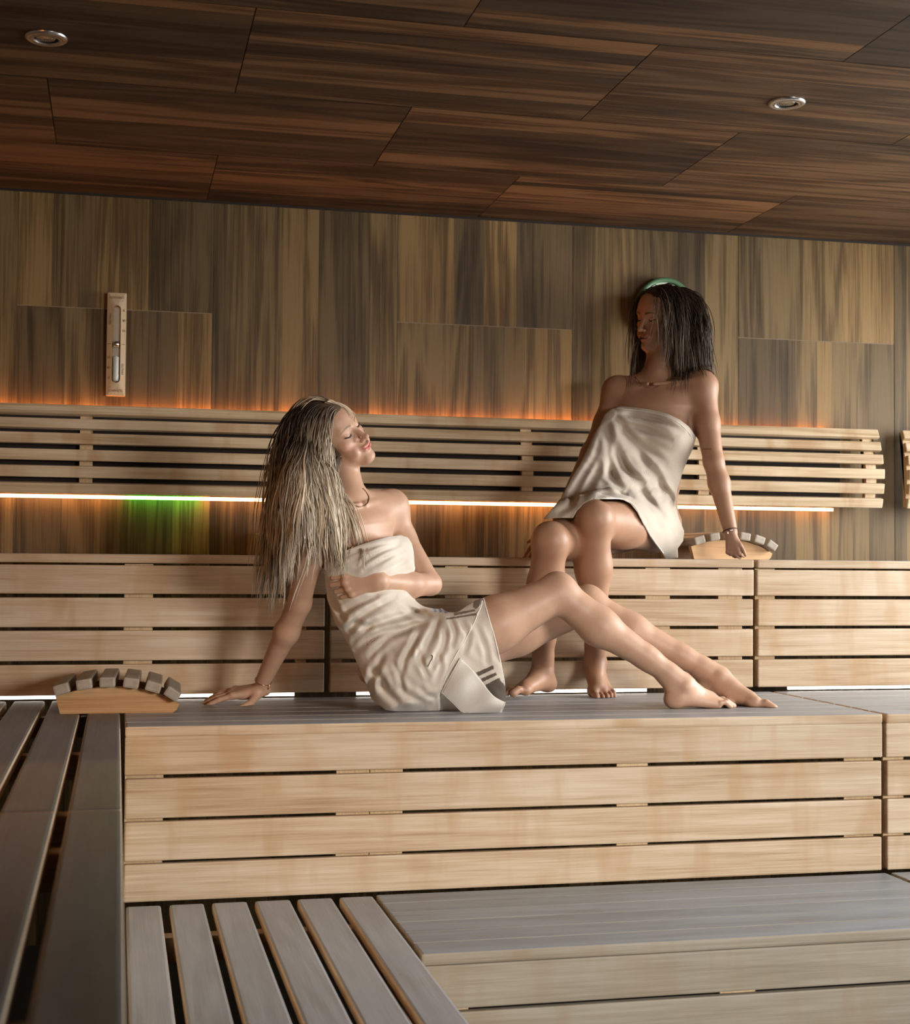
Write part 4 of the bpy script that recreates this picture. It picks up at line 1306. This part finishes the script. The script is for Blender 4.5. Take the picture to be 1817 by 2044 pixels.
def colf(i, t, q_, o_):
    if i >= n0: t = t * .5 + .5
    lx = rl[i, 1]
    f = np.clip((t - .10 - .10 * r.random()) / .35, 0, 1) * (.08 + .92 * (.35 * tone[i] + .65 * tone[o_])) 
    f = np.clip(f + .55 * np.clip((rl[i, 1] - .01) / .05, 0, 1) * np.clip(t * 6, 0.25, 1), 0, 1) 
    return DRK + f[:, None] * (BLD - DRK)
extra_r, extra_d = [], []
for k_ in range(int(480 / QUAL)):
    px_, py_ = r.uniform(572, 668), r.uniform(850, 985)
    h_ = HB.hit(px_, py_, 3.85, 4.5, 60)
    if abs(HB.eval(h_[None])[0]) < .01: extra_r.append(h_); extra_d.append((.0, -.1, -1))
extra_r = np.array(extra_r); ne = len(extra_r)
n0 = len(rl)
er_l = head_local(extra_r, H1R, H1O, H1S)
wl = []
for k_ in range(46):                               # loose front strands lying along the far side of the forehead
    wl.append((-.004 - .012 * r.random(), .040 + .012 * r.random(), .104))
rl = np.vstack([rl, er_l, wl]); d0 = np.vstack([d0, np.array(extra_d) @ H1R.T, np.tile(unit((-.75, .35, -.35)), (len(wl), 1))])
length = np.concatenate([length, r.uniform(.14, .30, ne), r.uniform(.06, .11, len(wl))]); off = np.concatenate([off, r.uniform(.002, .009, ne), r.uniform(.001, .004, len(wl))])
rad = np.concatenate([rad, r.uniform(.0009, .0019, ne), r.uniform(.0007, .0012, len(wl))]); tone = np.concatenate([tone, np.clip(.5 + .45 * np.sin(extra_r[:, 0] * 260) + r.normal(0, .2, ne), 0, 1), r.uniform(.5, 1, len(wl))])
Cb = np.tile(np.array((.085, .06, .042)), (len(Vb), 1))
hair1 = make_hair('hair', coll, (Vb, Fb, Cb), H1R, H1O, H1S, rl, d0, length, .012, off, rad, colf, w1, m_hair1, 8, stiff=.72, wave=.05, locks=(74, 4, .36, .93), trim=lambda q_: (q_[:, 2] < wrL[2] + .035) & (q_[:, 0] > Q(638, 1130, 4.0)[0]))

m_lash = plain_mat('dark_lashes', (.02, .013, .01), .6)
lashes('eyelashes', B1, H1R, H1O, H1S, m_lash, w1)
# fine necklace
m_chain = plain_mat('dark_gold_chain', (.22, .13, .07), .35, .9)
surf_tube('necklace', B1, [(673, 975), (682, 990), (697, 1003), (712, 1010), (724, 1011), (733, 1005), (736, 994), (731, 983), (724, 975)], .0016, m_chain, w1, 3.9, 4.45, .001, 60)
m_gold = plain_mat('gold_metal', (.65, .46, .30), .25, 1.0)
c_ = wrR + (elR - wrR) * .02
ax_ = unit(elR - wrR); u_ = unit(np.cross(ax_, [0, 1, 0])); v_ = np.cross(ax_, u_)
ring_ = np.array([c_ + .0262 * (math.cos(a) * u_ + math.sin(a) * v_) - np.array([0, 0, .004]) * math.sin(a + 2) for a in np.linspace(0, 2 * math.pi, 49)])
V, F, _ = tubes([ring_], [np.full(49, .0011)], 6); brc = np_mesh('bracelet', V, F, m_gold, w1)
e_ = ring_[np.argmax(ring_[:, 0] - ring_[:, 1])]
V, F, _ = tubes([np.array([e_, e_ + (.001, -.001, -.006), e_ + (0, -.002, -.014)]), np.array([e_ + (-.003, -.002, -.009), e_ + (.004, -.002, -.010)])], [np.array([.0013, .001, .0022]), np.array([.001, .001])], 6)
np_mesh('charm', V, F, m_gold, brc)
def face2(l): return (((l[:, 1] < .062) & (l[:, 2] > .066 + .25 * np.clip(l[:, 1] - .03, 0, 1))) | ((l[:, 1] < .040) & (l[:, 2] > -.05) & (l[:, 0] > 0)) | ((l[:, 1] < .010 + .35 * np.clip(l[:, 2], 0, .1)) & (l[:, 2] > -.05)))
# ------------------------------------------------------------------ woman on the upper tier
m_skin2 = skin_mat('tanned_skin')
H2R, H2O, H2S = head_frame(-1.1845, -0.1843, 0.1554), np.array([1.906, 4.98, 2.2224]), 1.03
B2 = Sculpt()
sculpt_head(B2, H2R, H2O, H2S, smile=1.15, teeth=True)
B2.frame()
nk2 = Q(1313, 748, 4.955)
hb2 = H2O + H2S * (np.array([0, -.022, -.060]) @ H2R)
B2.cone(nk2, hb2, .050, .047, .022); B2.cone(nk2 + (.01, .01, -.02), hb2, .058, .044, .02)
sh2R, sh2L = Q(1232, 782, 5.02), Q(1402, 772, 4.88)
s2 = unit(sh2L - sh2R) ; s2 = unit((s2[0], s2[1], 0)); f2 = np.cross(s2, [0, 0, 1.0])
f2 = f2 if f2[1] < 0 else -f2
p2 = unit((.93, -.30, 0))
up2, rib2, wst2, hip2, bot2 = Q(1310, 815, 4.955), Q(1303, 875, 4.945), Q(1290, 965, 4.92), Q(1282, 1040, 4.90), Q(1280, 1078, 4.89)
B2.loft(Q(1312, 778, 4.96), up2, .110, .152, .058, .084, s2, s2, .03)
B2.loft(up2, rib2, .152, .140, .084, .092, s2, s2, .03)
B2.loft(rib2, wst2, .140, .112, .092, .082, s2, s2, .03)
B2.loft(wst2, hip2, .108, .128, .080, .10, s2, p2, .04)
B2.loft(hip2, bot2, .128, .122, .10, .09, p2, p2, .04)
for sx in (-1, 1): B2.ell(rib2 + s2 * sx * .068 + f2 * .070 + (0, 0, .008), (.055, .055, .055), .03)
for sh in (sh2R, sh2L):
    B2.cone(nk2 + (0, 0, -.018), sh + (0, 0, .010), .036, .036, .03); B2.cone(up2, sh, .07, .05, .03)
n2_ = Q(1300, 766, 4.89)
B2.cone(n2_ + (.012, 0, 0), sh2L + (-.02, -.035, .020), .0065, .0075, .012); B2.cone(n2_ + (-.012, .005, 0), sh2R + (.02, -.035, .020), .0065, .0075, .012)
B2.ell(n2_ + (0, -.02, .008), (.012, .012, .014), .012, 's')
el2L, wr2L = Q(1425, 922, 4.80), Q(1459, 1062, 4.725)
B2.cone(sh2L, Q(1412, 845, 4.85), .050, .043, .03); B2.cone(Q(1412, 845, 4.85), el2L, .043, .035, .02)
B2.cone(el2L, Q(1436, 965, 4.785), .035, .036, .015); B2.cone(Q(1436, 965, 4.785), wr2L, .036, .0235, .02)
el2R, wr2R = Q(1180, 905, 5.06), Q(1112, 1045, 5.02)
B2.cone(sh2R, Q(1208, 845, 5.04), .047, .040, .03); B2.cone(Q(1208, 845, 5.04), el2R, .040, .034, .02)
B2.cone(el2R, wr2R, .036, .023, .02)
hp2L, kn2L, an2L = Q(1308, 1056, 4.84), Q(1186, 1037, 4.42), Q(1189, 1318, 4.56)
hp2R, kn2R, an2R = Q(1228, 1060, 4.90), Q(1098, 1080, 4.40), Q(1082, 1342, 4.515)
for hp, kn, an in ((hp2L, kn2L, an2L), (hp2R, kn2R, an2R)):
    th = hp + (kn - hp) * .55
    B2.cone(hp, th, .080, .079, .04); B2.cone(th, kn, .078, .056, .03)
    B2.ell(kn + (0, -.016, .004), (.046, .042, .050), .025)
    back = np.array([0, 1.0, 0])
    mid = kn + (an - kn) * .33
    B2.cone(kn, mid + back * .012, .052, .056, .025); B2.cone(mid + back * .012, kn + (an - kn) * .72, .056, .036, .03); B2.cone(kn + (an - kn) * .7, an, .036, .029, .02)
    B2.cone(kn, an, .036, .027, .015)
sculpt_foot(B2, an2L, (-.05, -.9, -.42), (0, -.42, .9), 1, 1.0, .0, kn2L)
sculpt_foot(B2, an2R + (0, 0, .004), (-1, -.62, -.03), (.02, .05, 1), -1, .98, .0, kn2R)
sculpt_hand(B2, Q(1460, 1070, 4.715), (.10, -.10, -1), (-.62, -.78, .0), -1, [(1.30, .12, .1), (1.30, .15, .1), (1.3, .15, .1), (1.3, .15, .1)], .05, ((.5, .85, .1), (.35, .9, -.1), (.2, .9, -.2)), .70)
sculpt_hand(B2, Q(1108, 1056, 5.02), (-.55, -.2, -.5), (-.2, -.5, .9), 1, [(.2, .2, .1)] * 4, .05, None, .9)
B2.frame()
def floor2(p, d):
    z0 = np.where(p[:, 1] > 4.604, T_U + .0006, T_M + .0006)
    return np.maximum(d, z0 - p[:, 2])
B2.post = floor2
V, F = B2.mesh(0.0026)
cols = skin_cols(V, (.40, .23, .145), None, B2)
cols = paint_head(V, cols, H2R, H2O, H2S, 1.15, (.50, .16, .14), (.06, .035, .025), (.56, .30, .2), scalp=face2, scalpc=(.03, .02, .015))
w2 = np_mesh('person', V, F, m_skin2, cols=cols)
tag(w2, 'dark haired woman in a beige towel seated on the upper tier, looking left and smiling', 'person')
lashes('eyelashes', B2, H2R, H2O, H2S, m_lash, w2)
m_teeth = plain_mat('teeth', (.75, .72, .66), .3)
tp = [H2O + H2S * (np.array([x, .0835 - 12 * x * x, -.0655 + 8 * x * x]) @ H2R) for x in np.linspace(-.022, .022, 15)]
V, F, _ = tubes([np.array(tp)], [np.full(15, .0040)], 8); np_mesh('teeth', V, F, m_teeth, w2)

# ---- towel
T2 = Sculpt()
T2.loft(up2 + (0, 0, .015), rib2, .160, .155, .098, .106, s2, s2, .03)
T2.loft(rib2, wst2, .155, .140, .106, .104, s2, s2, .05)
T2.loft(wst2, hip2, .140, .170, .104, .125, s2, p2, .05)
T2.loft(hip2, bot2 + (0, 0, -.02), .170, .178, .125, .115, p2, p2, .04)
for sx in (-1, 1): T2.ell(rib2 + s2 * sx * .062 + f2 * .066, (.064, .064, .066), .05)
T2.cone(hp2L, kn2L, .116, .068, .05); T2.cone(hp2R, kn2R + (0, 0, -.005), .100, .070, .05)
T2.cone(wst2 + f2 * .03, Q(1150, 1035, 4.60), .095, .055, .07)
T2.cone(Q(1215, 880, 4.97), Q(1120, 1015, 4.72), .045, .050, .06)
T2.cone(Q(1225, 845, 4.93), Q(1160, 1000, 4.75), .05, .055, .05)
T2.ell(Q(1243, 925, 4.86), (.055, .055, .065), .05)
T2.cone(Q(1195, 1014, 4.46), Q(1130, 1030, 4.48), .045, .040, .04)
T2.cone(Q(1215, 1012, 4.58), Q(1105, 1040, 4.50), .055, .045, .05)
T2.cone(Q(1340, 1010, 4.86), Q(1345, 1085, 4.80), .055, .045, .05)
outline2 = [(1199, 846), (1207, 828), (1220, 816), (1240, 811), (1270, 813), (1305, 819), (1335, 827), (1358, 838), (1376, 852), (1390, 872), (1384, 895), (1374, 915), (1364, 940), (1353, 975), (1348, 1005), (1356, 1035), (1366, 1060), (1364, 1080), (1353, 1095), (1354, 1113), (1327, 1116), (1322, 1104), (1300, 1075),
            (1284, 1046), (1272, 1022), (1258, 1005), (1240, 996), (1215, 994), (1185, 995), (1166, 1005), (1152, 1020), (1144, 1034), (1110, 1034), (1084, 1037), (1100, 1018), (1122, 992), (1140, 955), (1158, 925), (1175, 890), (1186, 866)]
folds2 = [(dense([(1216, 838), (1222, 880), (1240, 925), (1268, 960), (1300, 985)]), .007, 8), (dense([(1224, 835), (1250, 866), (1280, 908), (1305, 950), (1335, 990)]), .007, 8),
          (dense([(1226, 832), (1258, 850), (1300, 862), (1345, 880)]), .008, 6), (dense([(1228, 826), (1270, 832), (1320, 842), (1368, 862)]), .007, 5),
          (dense([(1226, 836), (1252, 862), (1290, 895), (1335, 925)]), .006, 6), (dense([(1210, 842), (1206, 890), (1190, 940), (1160, 990)]), .008, 8),
          (dense([(1214, 845), (1214, 900), (1222, 950), (1245, 980)]), .007, 7), (dense([(1204, 848), (1190, 905), (1165, 950), (1135, 1000)]), .008, 7),
          (dense([(1310, 965), (1335, 985), (1345, 1010)]), .007, 6), (dense([(1262, 968), (1290, 990), (1315, 1020), (1330, 1045)]), .008, 7),
          (dense([(1300, 930), (1318, 955), (1330, 985)]), .005, 6), (dense([(1275, 985), (1300, 1015), (1320, 1060)]), .006, 7), (dense([(1235, 905), (1255, 940), (1290, 965)]), .006, 6), (dense([(1190, 990), (1220, 985), (1255, 988)]), .005, 6), (dense([(1150, 985), (1135, 1010), (1110, 1025)]), .006, 6)]
ff2 = fold_fn(folds2, 4.8)
T2s = Sculpt(); T2s.pr = T2.pr
T2s.post = lambda p, d: d + ff2(p, proj(p)) + wrinkle(p, .8) * .001
T2.post = cloth_post(outline2, ff2, None, .006, lambda p: np.where(p[:, 1] > 4.604, T_U + .001, .5) - p[:, 2])
V, F = T2.mesh(0.0026)
towel2 = np_mesh('towel', V, F, m_cloth, w2, cols=np.tile(np.array((.56, .49, .41)), (len(V), 1)))
surf_tube('towel_hem', T2s, [(1324, 1104), (1302, 1073), (1286, 1044), (1274, 1021), (1260, 1004), (1241, 996), (1215, 995), (1187, 995)], .0022, m_hem, w2, 4.2, 5.0)
surf_tube('towel_hem', T2s, [(1232, 816), (1270, 819), (1305, 825), (1335, 834), (1357, 846), (1374, 862), (1384, 878)], .0022, m_hem, w2, 4.5, 5.0)

# ---- hair
m_hair2 = hair_mat('dark_brown_hair', .32)
HB2 = Sculpt()
HB2.frame(H2R, H2O, H2S)
HB2.ell((0, -.048, .014), (.085, .102, .084), .0)
HB2.ell((-.012, -.060, -.030), (.066, .062, .095), .03)
HB2.ell((0, .105, -.015), (.090, .088, .098), .012, 's')
HB2.ell((-.085, .055, -.060), (.040, .062, .080), .012, 's')
HB2.frame()
HB2.cone(Q(1352, 640, 5.0), Q(1368, 705, 5.02), .055, .040, .04)
HB2.cone(Q(1368, 705, 5.02), Q(1378, 725, 5.05), .040, .022, .03)
Vb, Fb = HB2.mesh(.0045)
B2t = Sculpt(); B2t.pr = [r_ for r_ in B2.pr if r_[4][2] > 1.85]
T2t = Sculpt(); T2t.pr = T2.pr[:2]; T2t.post = lambda p, d: np.where(p[:, 2] < up2[2] + .02, d, 1.0)
coll2 = Both(B2t, HB2, T2t)
roots, rl2 = scalp_roots(H2R, H2O, H2S, 1500, 6, face2, (0, -.012, .024), (.074, .095, .076))
r = np.random.default_rng(15)
sgn = np.where(rl2[:, 0] > .005, 1.0, -1.0)
nrm = (rl2 - np.array((0, -.012, .028))) / np.array((.074, .095, .085)) ** 2; nrm /= np.linalg.norm(nrm, axis=1)[:, None]
d0 = np.stack([sgn * .9, np.where(sgn < 0, -.8, -.35), .15 + 0 * sgn], 1); d0 -= nrm * np.einsum('ij,ij->i', d0, nrm)[:, None]; d0 /= np.linalg.norm(d0, axis=1)[:, None]
length = r.uniform(.24, .33, len(rl2)); off = r.uniform(.002, .008, len(rl2)); rad = r.uniform(.0009, .0017, len(rl2)); tone2 = np.clip(r.normal(.4, .3, len(rl2)), 0, 1)
D2, L2 = np.array((.022, .014, .010)), np.array((.20, .14, .085))
def colf2(i, t, q_, o_):
    f = np.clip((t - .3) / .6, 0, 1) * tone2[i]
    if rl2[i, 1] > .030 and rl2[i, 0] < 0 and i % 3 == 0: f = np.clip(f + .5 * np.clip(t * 2, 0, 1), 0, 1)
    return D2 + f[:, None] * (L2 - D2)
hair2 = make_hair('hair', coll2, (Vb, Fb, np.tile(np.array((.025, .016, .012)), (len(Vb), 1))), H2R, H2O, H2S, rl2, d0, length, .012, off, rad, colf2, w2, m_hair2, 9, stiff=.72, wave=.03, locks=(110, 5, .4, .6))
# bracelet with a clear charm, and a faint chain
ax_ = unit(el2L - wr2L); c_ = wr2L + ax_ * .006; u_ = unit(np.cross(ax_, [0, 1, 0])); v_ = np.cross(ax_, u_)
ring_ = np.array([c_ + .0265 * (math.cos(a) * u_ + math.sin(a) * v_) for a in np.linspace(0, 2 * math.pi, 49)])
m_cord = plain_mat('black_cord', (.02, .02, .022), .5)
V, F, _ = tubes([ring_], [np.full(49, .0016)], 6); b2_ = np_mesh('bracelet', V, F, m_cord, w2)
m_silver = plain_mat('silver_charm', (.8, .8, .8), .2, 1.0)
pc = c_ + np.array([-.010, -.0275, .0]); V, F, _ = tubes([np.array([pc + (-.005, 0, 0), pc, pc + (.005, 0, 0)]), np.array([pc + (-.012, .002, -.004), pc + (-.010, .001, -.012)])], [np.array([.002, .0036, .002]), np.array([.0018, .0026])], 8)
np_mesh('charm', V, F, m_silver, b2_)
surf_tube('necklace', B2, [(1268, 752), (1280, 766), (1296, 774), (1312, 772), (1330, 760), (1342, 748)], .0009, m_chain, w2, 4.6, 5.1, .0005, 40)

# small dark lettering inked on the upper arm
for k, x in enumerate((1402, 1406.5, 1411, 1416)):
    o_, _c = surf_tube('tattoo', B2, [(x, 895), (x + 1.5, 898), (x + 3, 895), (x + 4, 897.5)], .0005, m_ink, w2, 4.6, 5.0, .0002, 8, 4)
